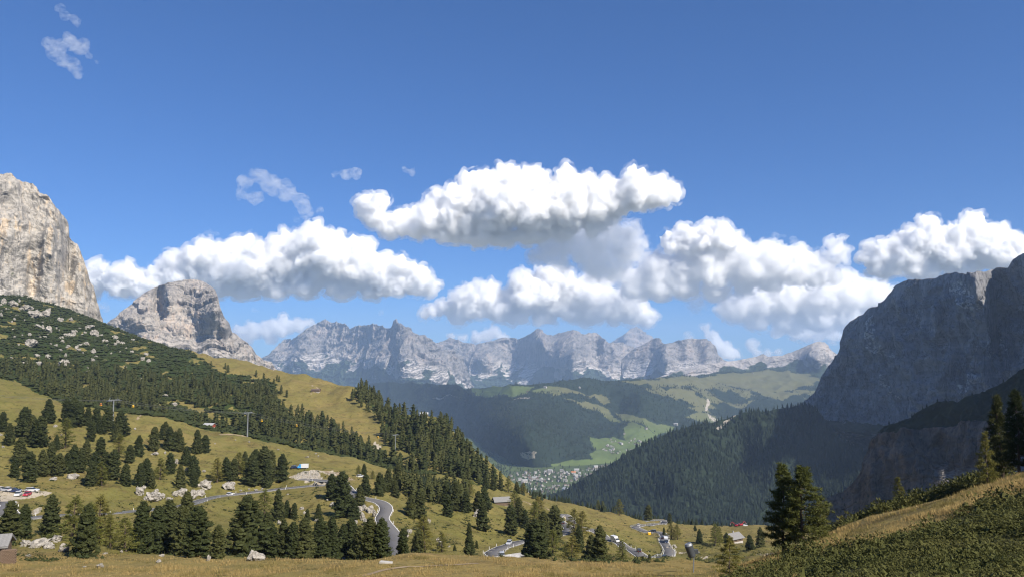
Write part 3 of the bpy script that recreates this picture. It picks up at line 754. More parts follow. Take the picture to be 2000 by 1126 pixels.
MAT_PINE = foliage_material('stone_pine_needles', (0.009, 0.015, 0.007), (0.066, 0.078, 0.026), (0.098, 0.096, 0.032), 0.45)
MAT_LARCH = foliage_material('larch_needles', (0.060, 0.072, 0.016), (0.185, 0.185, 0.045), (0.22, 0.17, 0.045), 0.45)
MAT_LARCH2 = foliage_material('old_larch_needles', (0.034, 0.046, 0.012), (0.125, 0.132, 0.035), (0.15, 0.125, 0.035), 0.4)
MAT_WOODS = foliage_material('distant_needles', (0.008, 0.015, 0.010), (0.026, 0.038, 0.019), (0.05, 0.056, 0.024), 0.35, 0.05)
MAT_SHRUB = foliage_material('dwarf_pine_needles', (0.018, 0.026, 0.010), (0.052, 0.062, 0.020), (0.085, 0.078, 0.026), 0.5, 0.12)
MAT_BUSH = foliage_material('alpenrose_leaves', (0.018, 0.030, 0.009), (0.084, 0.100, 0.029), (0.14, 0.11, 0.032), 0.4, 0.9)
MAT_BARK = plain('bark', (0.085, 0.065, 0.05), 0.95, 0.1, var=0.35, scale=5)
MAT_DEAD = plain('dead_wood', (0.27, 0.25, 0.23), 0.95, 0.1, var=0.25, scale=5)

ICO = None
def ico():
    global ICO
    if ICO is None:
        bm = bmesh.new(); bmesh.ops.create_icosphere(bm, subdivisions=1, radius=1.0)
        ICO = (np.array([v.co[:] for v in bm.verts]), np.array([[v.index for v in f.verts] for f in bm.faces]))
        bm.free()
    return ICO
OCT = (np.array([(1, 0, 0), (-1, 0, 0), (0, 1, 0), (0, -1, 0), (0, 0, 1), (0, 0, -1)], float), np.array([(0, 2, 4), (2, 1, 4), (1, 3, 4), (3, 0, 4), (2, 0, 5), (1, 2, 5), (3, 1, 5), (0, 3, 5)]))

class TriBag:
    def __init__(self): self.V = []; self.F = []; self.n = 0
    def add(self, V, F):
        self.V.append(np.asarray(V, float)); self.F.append(np.asarray(F) + self.n); self.n += len(V)
    def mesh(self, name, mat, smooth=False):
        return mesh_np(name, np.concatenate(self.V), np.concatenate(self.F), mat, smooth)

def tube(bag, pts, rad, sides=6):
    """tapered tube along points"""
    P = np.asarray(pts, float); n = len(P)
    V = []
    for i in range(n):
        d = P[min(i + 1, n - 1)] - P[max(i - 1, 0)]; d = d / (np.linalg.norm(d) + 1e-9)
        u = np.cross(d, (0.3, 0.9, 0.1)); u /= np.linalg.norm(u) + 1e-9; v = np.cross(d, u)
        for k in range(sides):
            an = 2 * math.pi * k / sides
            V.append(P[i] + rad[i] * (math.cos(an) * u + math.sin(an) * v))
    F = []
    for i in range(n - 1):
        for k in range(sides):
            a, b = i * sides + k, i * sides + (k + 1) % sides
            F += [(a, b, b + sides), (a, b + sides, a + sides)]
    bag.add(V, F)

def needles(bag, r, c, out, n, ln, wd):
    """spiky needle sprays round a point"""
    d = r.normal(size=(n, 3)) * 0.75 + out
    d /= np.linalg.norm(d, axis=1)[:, None]
    s = np.cross(d, r.normal(size=(n, 3))); s /= np.linalg.norm(s, axis=1)[:, None] + 1e-9
    L = ln * r.uniform(0.6, 1.25, (n, 1)); b = c + r.normal(size=(n, 3)) * ln * 0.28
    V = np.concatenate([b - s * wd, b + s * wd, b + d * L]); i = np.arange(n)
    bag.add(V, np.stack([i, i + n, i + 2 * n], 1))

def pine_profile(h, kind):
    if kind == 0: return 0.18 * np.minimum(1, (h + 0.02) / 0.14) ** 0.6 * np.clip(1.05 - h, 0, 1) ** 0.40          # columnar
    if kind == 1: return 0.225 * np.minimum(1, (h + 0.02) / 0.18) ** 0.6 * np.clip(1.04 - h, 0, 1) ** 0.62          # conical
    return 0.27 * np.minimum(1, (h + 0.02) / 0.25) ** 0.7 * np.clip(1.05 - h, 0, 1) ** 0.5                            # broad

def make_pine(seed, kind, nclump, detail):
    """stone pine of height 10: trunk mesh and crown mesh"""
    r = np.random.default_rng(seed)
    H = 10.0
    tb = TriBag()
    zs = np.linspace(-0.6, 9.2, 7)
    wx = np.cumsum(r.normal(size=7) * 0.05); wy = np.cumsum(r.normal(size=7) * 0.05)
    tube(tb, np.stack([wx, wy, zs], 1), np.linspace(0.24, 0.03, 7), 7)
    bag = TriBag()
    Vi, Fi = ico() if detail else OCT
    hs = np.array([0.05, 0.16, 0.32, 0.5, 0.68, 0.84, 0.95])   # shaded heart of the crown
    rr_ = pine_profile(hs, kind) * H * (0.66 if detail else 0.58)
    ring = [(math.cos(k * math.pi / 4) * q * r.uniform(0.8, 1.15), math.sin(k * math.pi / 4) * q * r.uniform(0.8, 1.15), h_ * H + r.normal() * 0.12) for h_, q in zip(hs, rr_) for k in range(8)]
    fc = [f for i in range(6) for k in range(8) for f in ((i * 8 + k, i * 8 + (k + 1) % 8, (i + 1) * 8 + (k + 1) % 8), (i * 8 + k, (i + 1) * 8 + (k + 1) % 8, (i + 1) * 8 + k))]
    bag.add(ring, fc)
    lob = r.uniform(0, 6.28, 5)
    for i in range(nclump):
        h = (i + r.uniform(0, 1)) / nclump
        h = h ** 0.88
        h = 0.045 + 0.955 * h
        an = i * 2.39996 + r.normal() * 0.35
        R = pine_profile(np.array(h), kind) * H
        R *= 1 + 0.17 * math.sin(2 * an + lob[0] + h * 7) + 0.13 * math.sin(3 * an + lob[1] - h * 11) + 0.17 * math.sin(h * 31 + lob[2] + 1.2 * math.sin(an + lob[3]))
        rad = R * math.sqrt(r.uniform(0.35, 1.0)) * r.uniform(0.78, 1.06)
        if h > 0.93: rad *= 0.4
        sz = H * r.uniform(0.034, 0.062) * (1.0 if detail else 1.62) * (1.0 - 0.35 * h)
        c = np.array([math.cos(an) * rad, math.sin(an) * rad, h * H - sz * 0.5 - rad * 0.16 + r.normal() * 0.06])
        out = np.array([math.cos(an) * 0.8, math.sin(an) * 0.8, 0.55])
        V = Vi * (1 + r.uniform(-0.34, 0.34, (len(Vi), 1))) * np.array([1.15, 1.15, 0.72]) * sz
        V[:, 2] += 0.22 * (V[:, 0] * out[0] + V[:, 1] * out[1])
        bag.add(V + c, Fi)
        if detail:
            needles(bag, r, c + out * sz * 0.45, out * 0.9, 16, sz * 1.15, sz * 0.16)
        if rad > 0.5 * R and detail and h < 0.7 and i % 3 == 0:
            tube(tb, [(0, 0, c[2] - rad * 0.15), c * np.array([0.55, 0.55, 1]), c], [0.07, 0.05, 0.02], 3)
    return tb.mesh('trunk', MAT_BARK, True), bag.mesh('crown', MAT_PINE)

def make_larch(seed, nbr, droop, spread, sprays=26, fmat=None, bare=0.0, lopsided=0.0):
    """airy larch of height 10: trunk with limbs, crown of thin sprays along drooping branches"""
    r = np.random.default_rng(seed)
    tb, bag = TriBag(), TriBag()
    zs = np.linspace(-0.6, 9.9, 9)
    wx = np.cumsum(r.normal(size=9) * 0.06); wy = np.cumsum(r.normal(size=9) * 0.06)
    tube(tb, np.stack([wx, wy, zs], 1), np.linspace(0.20, 0.015, 9), 7)
    for i in range(nbr):
        h = 0.08 + 0.9 * ((i + r.uniform(0, 1)) / nbr) ** 0.95
        z = h * 10
        an = i * 2.39996 + r.normal() * 0.4
        L = spread * min(1, (h + 0.05) / 0.22) * (1.02 - h) ** 0.72 * r.uniform(0.55, 1.12) * 10
        L *= 1 + lopsided * math.cos(an)
        x0, y0 = np.interp(z, zs, wx), np.interp(z, zs, wy)
        n = 6
        u = np.linspace(0, 1, n)
        px = x0 + math.cos(an) * L * u; py = y0 + math.sin(an) * L * u
        pz = z + L * (0.22 * u - droop * u * u + 0.10 * u ** 4) + r.normal() * 0.05
        pts = np.stack([px, py, pz], 1); pts[1:] += r.normal(size=(n - 1, 3)) * 0.035 * L * 0.4
        tube(tb, pts, np.linspace(0.045, 0.008, n) * (1.25 - 0.6 * h), 3)
        m = int(sprays * min(1.3, L / 2.2 + 0.25) * (1 - bare))
        for k in range(m):
            q = 0.18 + 0.82 * r.uniform() ** 0.75
            c = np.array([np.interp(q, u, pts[:, j]) for j in range(3)])
            side = np.array([-math.sin(an), math.cos(an), 0]) * r.normal() * 0.42 * (0.25 + q) * (L / 2.6)
            c = c + side * 0.55 + np.array([0, 0, r.normal() * 0.06 + 0.03])
            out = np.array([math.cos(an) * 0.6, math.sin(an) * 0.6, 0.45]) + side * 0.8
            needles(bag, r, c, out, 6, 0.34, 0.042)
    return tb.mesh('trunk', MAT_BARK, True), bag.mesh('crown', fmat or MAT_LARCH)

PINES = [make_pine(100 + i, k, 250, True) for i, k in enumerate((0, 1, 1, 0, 2, 1, 0, 1))]
LARCHES = [make_larch(200 + i, 62, 0.30, 0.27, 16) for i in range(3)]
MIDPINES = [make_pine(300 + i, k, 25, False) for i, k in enumerate((0, 1, 1, 2))]

def place_tree(kind, protos, loc, height, label, group, cat='tree', wid=1.0, idx=None, rz=None):
    tm, cm = protos[rnd.randrange(len(protos)) if idx is None else idx]
    root = empty(kind, loc, rnd.uniform(0, 6.28) if rz is None else rz)
    s = height / 10.0
    root.scale = (s * wid * rnd.uniform(0.9, 1.12), s * wid, s)
    root.rotation_euler = (rnd.uniform(-.04, .04), rnd.uniform(-.04, .04), root.rotation_euler[2])
    prop(root, label, cat, group)
    link('trunk', tm, root); link('crown', cm, root)
    return root

ORD = ['first', 'second', 'third', 'fourth', 'fifth', 'sixth', 'seventh', 'eighth', 'ninth', 'tenth', 'eleventh', 'twelfth', 'thirteenth', 'fourteenth', 'fifteenth', 'sixteenth',
       'seventeenth', 'eighteenth', 'nineteenth', 'twentieth', 'twenty-first', 'twenty-second', 'twenty-third', 'twenty-fourth', 'twenty-fifth', 'twenty-sixth']
# clusters of trees one can pick out: (where, counted from, ymin, [(photo column of the foot, row of the top, row of the foot, kind)])
CLUSTERS = [
    ('by the rock outcrop near the shingled hut', 'the hut', 118, [(18, 980, 1052, 'p'), (44, 988, 1051, 'p'), (99, 970, 1047, 'p'), (139, 972, 1056, 'l'), (165, 1003, 1100, 'p'), (172, 985, 1080, 'l'), (194, 972, 1063, 'l'), (216, 1008, 1068, 'l'), (245, 1012, 1076, 'l')]),
    ('in the tall row below the grassy bank', 'the hut', 118, [(274, 985, 1078, 'p'), (304, 992, 1078, 'p'), (327, 982, 1080, 'p'), (353, 992, 1083, 'p'), (362, 967, 1072, 'p'), (385, 992, 1086, 'p'), (424, 1027, 1094, 'p')]),
    ('standing behind the big white boulder', 'the grassy bank', 118, [(480, 974, 1085, 'b'), (523, 1004, 1084, 'p'), (531, 1026, 1086, 'p'), (553, 1018, 1086, 'p'), (571, 1022, 1090, 'p'), (597, 1015, 1092, 'p')]),
    ('in the long row below the winding road', 'the big white boulder', 118, [(623, 1016, 1093, 'p'), (646, 1013, 1096, 'p'), (668, 1027, 1092, 'p'), (686, 1015, 1092, 'p'), (702, 1030, 1098, 'p'), (718, 1016, 1098, 'p'), (745, 1020, 1099, 'p'), (787, 1037, 1096, 'p'), (815, 1037, 1089, 'b'), (830, 1013, 1086, 'l')]),
    ('on the stony slope under the hairpin', 'the white car', 240, [(516, 958, 1008, 'l'), (543, 958, 1016, 'p'), (560, 977, 1009, 'p'), (574, 982, 1012, 'p'), (600, 994, 1022, 'p'), (622, 984, 1016, 'p'), (647, 927, 975, 'p'), (670, 925, 1008, 'p'), (692, 977, 1013, 'p')]),
    ('in the copse above the car park', 'the parked cars', 250, [(28, 894, 932, 'p'), (38, 855, 905, 'p'), (57, 884, 939, 'p'), (82, 880, 930, 'p'), (98, 866, 924, 'p'), (114, 886, 927, 'p'), (131, 885, 923, 'p'), (142, 870, 921, 'p'), (157, 876, 921, 'p'), (167, 860, 906, 'p'), (176, 902, 949, 'p'), (186, 885, 944, 'p'), (195, 854, 888, 'p'), (199, 902, 948, 'l'), (207, 884, 934, 'p'), (220, 880, 936, 'p'), (231, 848, 892, 'l'), (244, 906, 948, 'p'), (253, 869, 902, 'p'), (270, 851, 890, 'p'), (274, 906, 949, 'p'), (286, 896, 938, 'p'), (297, 918, 952, 'p')]),
    ('in the grove around the lift pylon', 'the car park', 300, [(5, 804, 842, 'p'), (18, 827, 868, 'p'), (45, 796, 851, 'b'), (62, 812, 862, 'p'), (76, 814, 871, 'b'), (94, 780, 825, 'p'), (110, 850, 878, 'p'), (126, 818, 873, 'l'), (130, 779, 822, 'p'), (143, 778, 832, 'p'), (156, 788, 828, 'p'), (170, 795, 832, 'p'), (178, 822, 861, 'p'), (188, 796, 843, 'p'), (199, 812, 846, 'p'), (210, 797, 840, 'p'), (227, 827, 863, 'b'), (236, 803, 851, 'b')]),
    ('on the knoll below the red walled hut', 'the lift pylon', 300, [(299, 834, 879, 'p'), (318, 829, 857, 'p'), (322, 824, 858, 'p'), (331, 834, 878, 'p'), (342, 842, 868, 'p'), (350, 838, 881, 'p'), (363, 872, 908, 'b'), (333, 885, 924, 'p'), (385, 840, 885, 'p'), (401, 850, 882, 'p'), (378, 890, 933, 'b'), (352, 908, 953, 'p'), (378, 916, 950, 'p'), (312, 895, 936, 'l')]),
    ('in the stand beside the blue and white van', 'the white rocks', 300, [(425, 895, 941, 'l'), (442, 894, 938, 'p'), (456, 896, 937, 'p'), (467, 884, 926, 'l'), (478, 883, 924, 'p'), (493, 889, 945, 'p'), (499, 879, 928, 'p'), (515, 875, 944, 'p'), (521, 898, 951, 'p'), (529, 881, 926, 'p'), (549, 888, 938, 'p')]),
    ('around the top of the winding road', 'the hairpin', 280, [(699, 908, 930, 'l'), (711, 905, 925, 'p'), (702, 948, 985, 'p'), (714, 926, 966, 'p'), (727, 918, 934, 'l'), (741, 924, 968, 'b'), (757, 915, 958, 'p'), (771, 938, 970, 'p'), (775, 906, 942, 'p'), (803, 967, 1010, 'p'), (819, 957, 1011, 'p'), (824, 1006, 1040, 'l')]),
    ('on the ribbed meadow past the winding road', 'the winding road', 240, [(862, 1050, 1088, 'l'), (872, 942, 986, 'p'), (875, 966, 1008, 'p'), (891, 943, 995, 'p'), (888, 1074, 1087, 'p'), (910, 961, 999, 'p'), (917, 938, 968, 'l'), (917, 1020, 1046, 'p'), (917, 1050, 1089, 'p'), (934, 960, 1001, 'p'), (941, 976, 1034, 'p'), (947, 951, 995, 'p'), (931, 1055, 1070, 'p')]),
    ('around the switchbacks below the ruined barn', 'the barn', 170, [(998, 989, 1043, 'p'), (1004, 959, 1002, 'l'), (1014, 974, 1022, 'p'), (1026, 996, 1031, 'p'), (1043, 981, 1024, 'l'), (1054, 972, 1018, 'l'), (1046, 1019, 1102, 'b'), (1062, 1002, 1062, 'p'), (1082, 990, 1058, 'p'), (1079, 1036, 1084, 'l'), (1104, 1061, 1088, 'l'), (1117, 1047, 1096, 'l'), (1121, 996, 1042, 'l'), (1131, 1029, 1078, 'p'), (1138, 1000, 1052, 'l'), (1154, 1046, 1095, 'p'), (1174, 1030, 1102, 'p'), (1216, 1055, 1097, 'l')]),
    ('on the green flat beyond the switchbacks', 'the white truck', 220, [(1245, 1086, 1098, 'p'), (1256, 1085, 1098, 'p'), (1269, 1081, 1096, 'p'), (1297, 1030, 1044, 'p'), (1312, 1022, 1052, 'l'), (1323, 1024, 1053, 'l'), (1366, 1034, 1060, 'p'), (1358, 1025, 1036, 'b'), (1397, 1025, 1064, 'l'), (1406, 1030, 1064, 'l'), (1419, 1040, 1060, 'p'), (1465, 1045, 1072, 'p'), (1485, 1031, 1068, 'p')]),
    ('on the crest above the valley village', 'the ruined barn', 520, [(948, 928, 954, 'p'), (963, 931, 956, 'p'), (978, 934, 957, 'p'), (992, 930, 960, 'l'), (1010, 940, 963, 'p'), (1022, 943, 966, 'l'), (1168, 975, 994, 'l'), (1178, 977, 996, 'l'), (1210, 975, 1006, 'l'), (1266, 987, 1016, 'p'), (1308, 1002, 1021, 'p')]),
]
KIND = {'p': ('stone_pine', PINES, 'stone pine'), 'b': ('stone_pine', PINES, 'broad stone pine'), 'l': ('larch', LARCHES, 'larch')}
n_individual = 0
for where, anchor, ymin, lst in CLUSTERS:
    lst = sorted(lst)
    flip = anchor in ('the barn_',)
    for i, (px, top, base, k) in enumerate(lst):
        p = hit(px, base, ymin)
        h = (base - top) / FPX * p.y * 1.03
        nm, protos, word = KIND[k]
        idx = 4 if k == 'b' else (rnd.choice((0, 1, 2, 3, 5, 6, 7)) if k == 'p' else None)
        size = 'tall ' if base - top > 62 else ('small ' if base - top < 26 else '')
        tone = {'p': 'dark ', 'b': 'dark ', 'l': 'light green '}[k]
        lb = f'{size}{tone}{word}, {ORD[i]} from {anchor}, {where}'
        if len(lb.split()) > 16: lb = f'{word.split()[-1]}, {ORD[i]} from {anchor}, {where}'
        place_tree(nm, protos, (p.x, p.y, p.z - 0.15), h, lb, 'conifers ' + where, wid=rnd.uniform(1.05, 1.4) * (1.45 if k == 'l' else 1.0), idx=idx)
        n_individual += 1

# larches and dark conifers on the near slope at the right edge
def near_tree(px, top, base, y, protos, idx, label, kind='larch', wid=1.0, rz=0.0):
    a, e = ae(px, base)
    z = float(G(float(a) * y, y))
    _, et = ae(px, top)
    h = float(et) * y - z
    return place_tree(kind, protos, (float(a) * y, y, z - 0.1), h, label, 'conifers on the near slope', wid=wid, idx=idx, rz=rz)
BIGL = [make_larch(401, 74, 0.22, 0.31, 36, MAT_LARCH2, lopsided=-0.25), make_larch(402, 76, 0.20, 0.36, 36, MAT_LARCH2, lopsided=0.35), make_larch(403, 46, 0.30, 0.46, 34), make_larch(404, 60, 0.26, 0.27, 22)]
DARKS = [make_larch(405, 90, 0.36, 0.22, 30, MAT_PINE), make_larch(406, 90, 0.36, 0.26, 30, MAT_PINE)]
near_tree(1530, 903, 1074, 69, BIGL, 0, 'tall larch, the slimmer of the twin larches at the meadow edge', wid=1.1, rz=2.8)
near_tree(1568, 905, 1076, 67, BIGL, 1, 'tall larch with wide lopsided crown, broader of the twin larches at the meadow edge', wid=1.2, rz=0.0)
near_tree(1604, 968, 1078, 72, BIGL, 3, 'lower rounded larch leaning against the broader twin larch', wid=1.25, rz=1.0)
near_tree(1424, 1042, 1132, 52, BIGL, 2, 'young larch with sparse dark drooping branches beside the pole', rz=0.6)
near_tree(1755, 928, 1003, 104, BIGL, 3, 'yellow-green larch standing alone above the golden slope', rz=2.0)
near_tree(1645, 1003, 1038, 100, BIGL, 3, 'small bushy larch next to the twin larches', wid=1.2, rz=3.0)
near_tree(1930, 838, 975, 76, BIGL, 3, 'sunlit larch in front of the black conifers', wid=0.9, rz=4.0)
near_tree(1958, 768, 935, 84, DARKS, 0, 'black shaded conifer with a pointed top behind the sunlit larch', kind='spruce', rz=0.0)
near_tree(1992, 758, 925, 80, DARKS, 1, 'black shaded conifer cut by the picture edge', kind='spruce', rz=1.0)
near_tree(2040, 740, 910, 78, DARKS, 0, 'outermost black conifer, mostly beyond the picture edge', kind='spruce', rz=3.0)
r_ = np.random.default_rng(77); tb_ = TriBag()
tube(tb_, [(0, 0, -0.3), (0.1, 0, 3), (-0.05, 0.1, 6), (0.1, 0, 9)], [0.16, 0.12, 0.08, 0.03], 6)
brb = TriBag()
for i in range(46):
    z = 2.0 + 7.0 * i / 46; an = i * 2.4; L = (10.5 - z) * r_.uniform(0.22, 0.45)
    tip = np.array([math.cos(an) * L, math.sin(an) * L, z + L * r_.uniform(0.05, 0.5)])
    tube(brb, [(0, 0, z), tip * np.array([.5, .5, 1]) + np.array([0, 0, -0.1]), tip], [0.06, 0.045, 0.015], 3)
    for q in range(4):
        s_ = tip * r_.uniform(0.4, 0.95) * np.array([1, 1, 0]) + np.array([0, 0, z + 0.2 * L]); tube(brb, [s_, s_ + r_.normal(size=3) * 0.4], [0.03, 0.01], 3)
a_, e_ = ae(1842, 962); y_ = 108.0
root = empty('dead_tree', (float(a_) * y_, y_, float(G(float(a_) * y_, y_)) - 0.2)); root.scale = (0.5,) * 3
prop(root, 'bare grey dead tree skeleton behind the golden slope', 'tree', 'conifers on the near slope')
link('trunk', tb_.mesh('trunk', MAT_DEAD, True), root); link('branches', brb.mesh('branches', MAT_DEAD), root)

# ------------------------------------------------------------------ scattered forests
def conifer_template(rr, tiers, sides):
    bag = TriBag()
    for k in range(tiers):
        z0, z1 = 0.12 + 0.72 * k / tiers, min(1.0, 0.12 + 0.72 * (k + 1) / tiers + 0.30)
        R = 0.19 * (1 - 0.78 * k / tiers)
        an = np.linspace(0, 2 * math.pi, sides, endpoint=False) + rr.uniform(0, 3)
        V = np.stack([np.cos(an) * R * rr.uniform(0.7, 1.25, sides), np.sin(an) * R * rr.uniform(0.7, 1.25, sides), z0 + rr.uniform(-0.05, 0.05, sides)], 1)
        V = np.vstack([V, [[0, 0, z1]]])
        i = np.arange(sides)
        bag.add(V, np.stack([i, (i + 1) % sides, np.full(sides, sides)], 1))
    return np.concatenate(bag.V), np.concatenate(bag.F)

def lump_template(rr, n=3):
    bag = TriBag()
    for k in range(n):
        V = OCT[0] * rr.uniform(0.65, 1.3, (6, 1)) * np.array([0.55, 0.55, 0.42]) + np.array([rr.normal() * 0.45, rr.normal() * 0.45, 0.22 + rr.uniform(0, 0.25)])
        bag.add(V, OCT[1])
    return np.concatenate(bag.V), np.concatenate(bag.F)

def scatter_mesh(name, templates, P, S, mat, wid=None, rr=None):
    """one joined mesh of many copies; P: n x 3 feet, S: heights"""
    rr = rr or np.random.default_rng(9)
    n = len(P); pick = rr.integers(0, len(templates), n); an = rr.uniform(0, 6.28, n)
    wd = wid if wid is not None else rr.uniform(0.85, 1.25, n)
    Vs, Fs, base = [], [], 0
    for ti, (TV, TF) in enumerate(templates):
        m = np.nonzero(pick == ti)[0]
        if not len(m): continue
        c, s = np.cos(an[m])[:, None], np.sin(an[m])[:, None]
        x = (TV[None, :, 0] * c - TV[None, :, 1] * s) * (S[m] * wd[m])[:, None] + P[m, 0][:, None]
        y = (TV[None, :, 0] * s + TV[None, :, 1] * c) * (S[m] * wd[m])[:, None] + P[m, 1][:, None]
        z = TV[None, :, 2] * S[m][:, None] + P[m, 2][:, None]
        Vs.append(np.stack([x, y, z], -1).reshape(-1, 3))
        Fs.append((TF[None] + (np.arange(len(m)) * len(TV))[:, None, None] + base).reshape(-1, 3)); base += len(m) * len(TV)
    return mesh_np(name, np.concatenate(Vs), np.concatenate(Fs), mat, False)

def mid_template(i):
    cm = MIDPINES[i][1]
    V = np.empty(len(cm.vertices) * 3, np.float32); cm.vertices.foreach_get('co', V)
    F = np.empty(len(cm.polygons) * 3, np.int32); cm.loops.foreach_get('vertex_index', F)
    return V.reshape(-1, 3) / 10.0, F.reshape(-1, 3)
TM = [mid_template(i) for i in range(4)]
rs = np.random.default_rng(21)
TC = [conifer_template(rs, 3, 6) for _ in range(5)]
TL = [conifer_template(rs, 2, 5) for _ in range(5)]
TS = [lump_template(rs) for _ in range(6)]

def pick_ground(poly, n, ymin, ymax, dens=None, rr=rs):
    """random points of the near ground that show inside a polygon of the photo (uniform in photo area)"""
    P = np.array(poly, float)
    out = []
    tries = 0
    while len(out) < n and tries < n * 12:
        tries += 1
        px = rr.uniform(P[:, 0].min(), P[:, 0].max()); py = rr.uniform(P[:, 1].min(), P[:, 1].max())
        if not in_poly(np.array([px]), np.array([py]), poly)[0]: continue
        if dens is not None and rr.uniform() > dens(px, py): continue
        p = hit(px, py, ymin, ymax)
        if p.y < ymin * 1.01 or p.y > ymax * 0.99: continue
        out.append((p.x, p.y, p.z))
    return np.array(out)

def far_enough(P, d):
    keep = []
    for i, p in enumerate(P):
        if not keep or ((np.array(keep)[:, :2] - p[:2]) ** 2).sum(1).min() > d * d: keep.append(p)
    return np.array(keep)

F_STRIP = [(345, 822), (400, 826), (430, 832), (470, 834), (495, 820), (520, 800), (545, 806), (562, 806), (600, 822), (640, 832), (660, 842), (692, 862), (705, 868), (722, 868), (728, 890), (745, 905), (790, 905), (850, 910), (900, 925), (938, 948), (900, 942), (850, 930), (800, 926), (760, 922), (742, 914), (700, 902), (640, 890), (560, 870), (500, 858), (430, 842), (380, 828)]
F_RIDGE = [(694, 768), (700, 756), (716, 754), (740, 774), (764, 796), (800, 814), (835, 818), (880, 818), (900, 850), (910, 882), (945, 915), (985, 955), (958, 952), (935, 945), (900, 930), (850, 908), (800, 892), (765, 872), (738, 850), (752, 838), (735, 812), (712, 800), (688, 780)]
def ridge_dens(px, py):
    if in_poly(np.array([px]), np.array([py]), [(822, 815), (858, 812), (856, 824), (838, 832), (820, 826)])[0]: return 0.15
    if in_poly(np.array([px]), np.array([py]), [(745, 818), (775, 826), (770, 842), (748, 836)])[0]: return 0.2
    if in_poly(np.array([px]), np.array([py]), [(838, 862), (866, 866), (862, 882), (842, 876)])[0]: return 0.2
    if in_poly(np.array([px]), np.array([py]), [(868, 820), (886, 830), (886, 850), (872, 846)])[0]: return 0.25
    return 0.9
A1 = far_enough(pick_ground(F_STRIP, 420, 560, 1000), 4.5)
A2 = far_enough(pick_ground(F_RIDGE, 620, 560, 1100, ridge_dens), 5.2)
A3 = far_enough(pick_ground([(692, 775), (700, 752), (716, 752), (716, 775), (705, 782)], 16, 600, 1200), 3.0)
forest = np.concatenate([A1, A2, A3])
lab = np.array([0] * len(A1) + [1] * (len(A2) + len(A3)))
fh = rs.uniform(8.0, 16.0, len(forest))
order = np.argsort(-(fh / forest[:, 1]))
n_ind = max(0, 296 - n_individual)
FLAB = ('dark stone pine in the dense strip of forest behind the meadow crest', 'dark stone pine in the forest on the steep ridge above the valley')
FGRP = ('stone pines in the strip behind the meadow crest', 'stone pines on the steep ridge')
for i in order[:n_ind]:
    tm, cm = MIDPINES[rnd.randrange(4)]
    root = empty('stone_pine', forest[i] - np.array([0, 0, 0.2]), rnd.uniform(0, 6.28))
    s = fh[i] / 10; w = rnd.uniform(1.05, 1.5); root.scale = (s * w, s * w, s)
    prop(root, FLAB[lab[i]], 'tree', FGRP[lab[i]])
    link('trunk', tm, root); link('crown', cm, root)
rest = order[n_ind:]
S_LOW = [(0, 700), (100, 712), (200, 722), (300, 735), (400, 742), (480, 750), (532, 752), (540, 770), (545, 800), (520, 812), (480, 800), (440, 792), (400, 800), (360, 782), (330, 772), (300, 790), (330, 812), (230, 800), (150, 788), (80, 768), (40, 745), (0, 735)]
low_dens = lambda px, py: np.clip((py - (690 + 0.10 * px)) / 62, 0.12, 1.0) * 0.95
A4 = far_enough(pick_ground(S_LOW, 760, 560, 1400, low_dens), 5.0)
A5 = far_enough(pick_ground([(790, 932), (830, 936), (880, 948), (905, 958), (880, 968), (840, 964), (800, 950)], 150, 380, 620), 1.6)
A10 = far_enough(pick_ground([(775, 935), (840, 945), (905, 955), (930, 975), (900, 988), (850, 982), (800, 972), (770, 960)], 75, 330, 620), 3.0)
A6 = [(px, np.interp(px, [0, 200, 300, 400, 480, 560], [586, 636, 673, 699, 709, 735]) + 3) for px in (140, 152, 168, 172, 190, 198, 236, 248, 262, 276, 316, 352, 372, 384)]
A6 = np.array([list(hit(px, py, 900, 1700)) for px, py in A6])
A7 = np.array([list(hit(px, py, 560, 1500)) for px, py in [(545, 745), (541, 742), (540, 772), (549, 768), (560, 775), (470, 745), (505, 748), (535, 752), (590, 806), (568, 812), (582, 803), (430, 742), (416, 735), (662, 840), (670, 838), (500, 735), (515, 742), (440, 720), (445, 727), (412, 716)]])
CR = [(px, np.interp(px, [935, 1000, 1100, 1200, 1300, 1400, 1500], [953, 968, 988, 1009, 1026, 1031, 1034])) for px in rs.uniform(1005, 1500, 240)]
A8 = np.array([[float(ae(px, py)[0]) * y, y, 0] for (px, py), y in zip(CR, [np.interp(px, [1000, 1200, 1500], [655, 690, 780]) + rs.uniform(-12, 45) for px, _ in CR])])
A8[:, 2] = G(A8[:, 0], A8[:, 1])
A8 = far_enough(A8, 1.6)
stf = np.concatenate([forest[rest], A4, A6, A7, A10])
sth = np.concatenate([fh[rest], rs.uniform(7, 15.5, len(A4)), rs.uniform(5, 9, len(A6)), rs.uniform(8, 13, len(A7)), rs.uniform(6, 11, len(A10))])
me = scatter_mesh('pine_forest', TM, stf - np.array([0, 0, 0.3]), sth, MAT_PINE, rs.uniform(0.95, 1.3, len(stf)), rs)
prop(link('pine_forest', me), 'scattered stone pines on the shrubby slope and among the ridge forest', kind='stuff')
P8 = np.concatenate([A5, A8])
me = scatter_mesh('young_spruce_woods', TC, P8 - np.array([0, 0, 0.3]), np.concatenate([rs.uniform(3.5, 6, len(A5)), rs.uniform(3.5, 8.0, len(A8))]), MAT_WOODS, rs.uniform(1.0, 1.5, len(P8)), rs)
prop(link('young_spruce_woods', me), 'thicket of young spruces along the crest above the valley', kind='stuff')

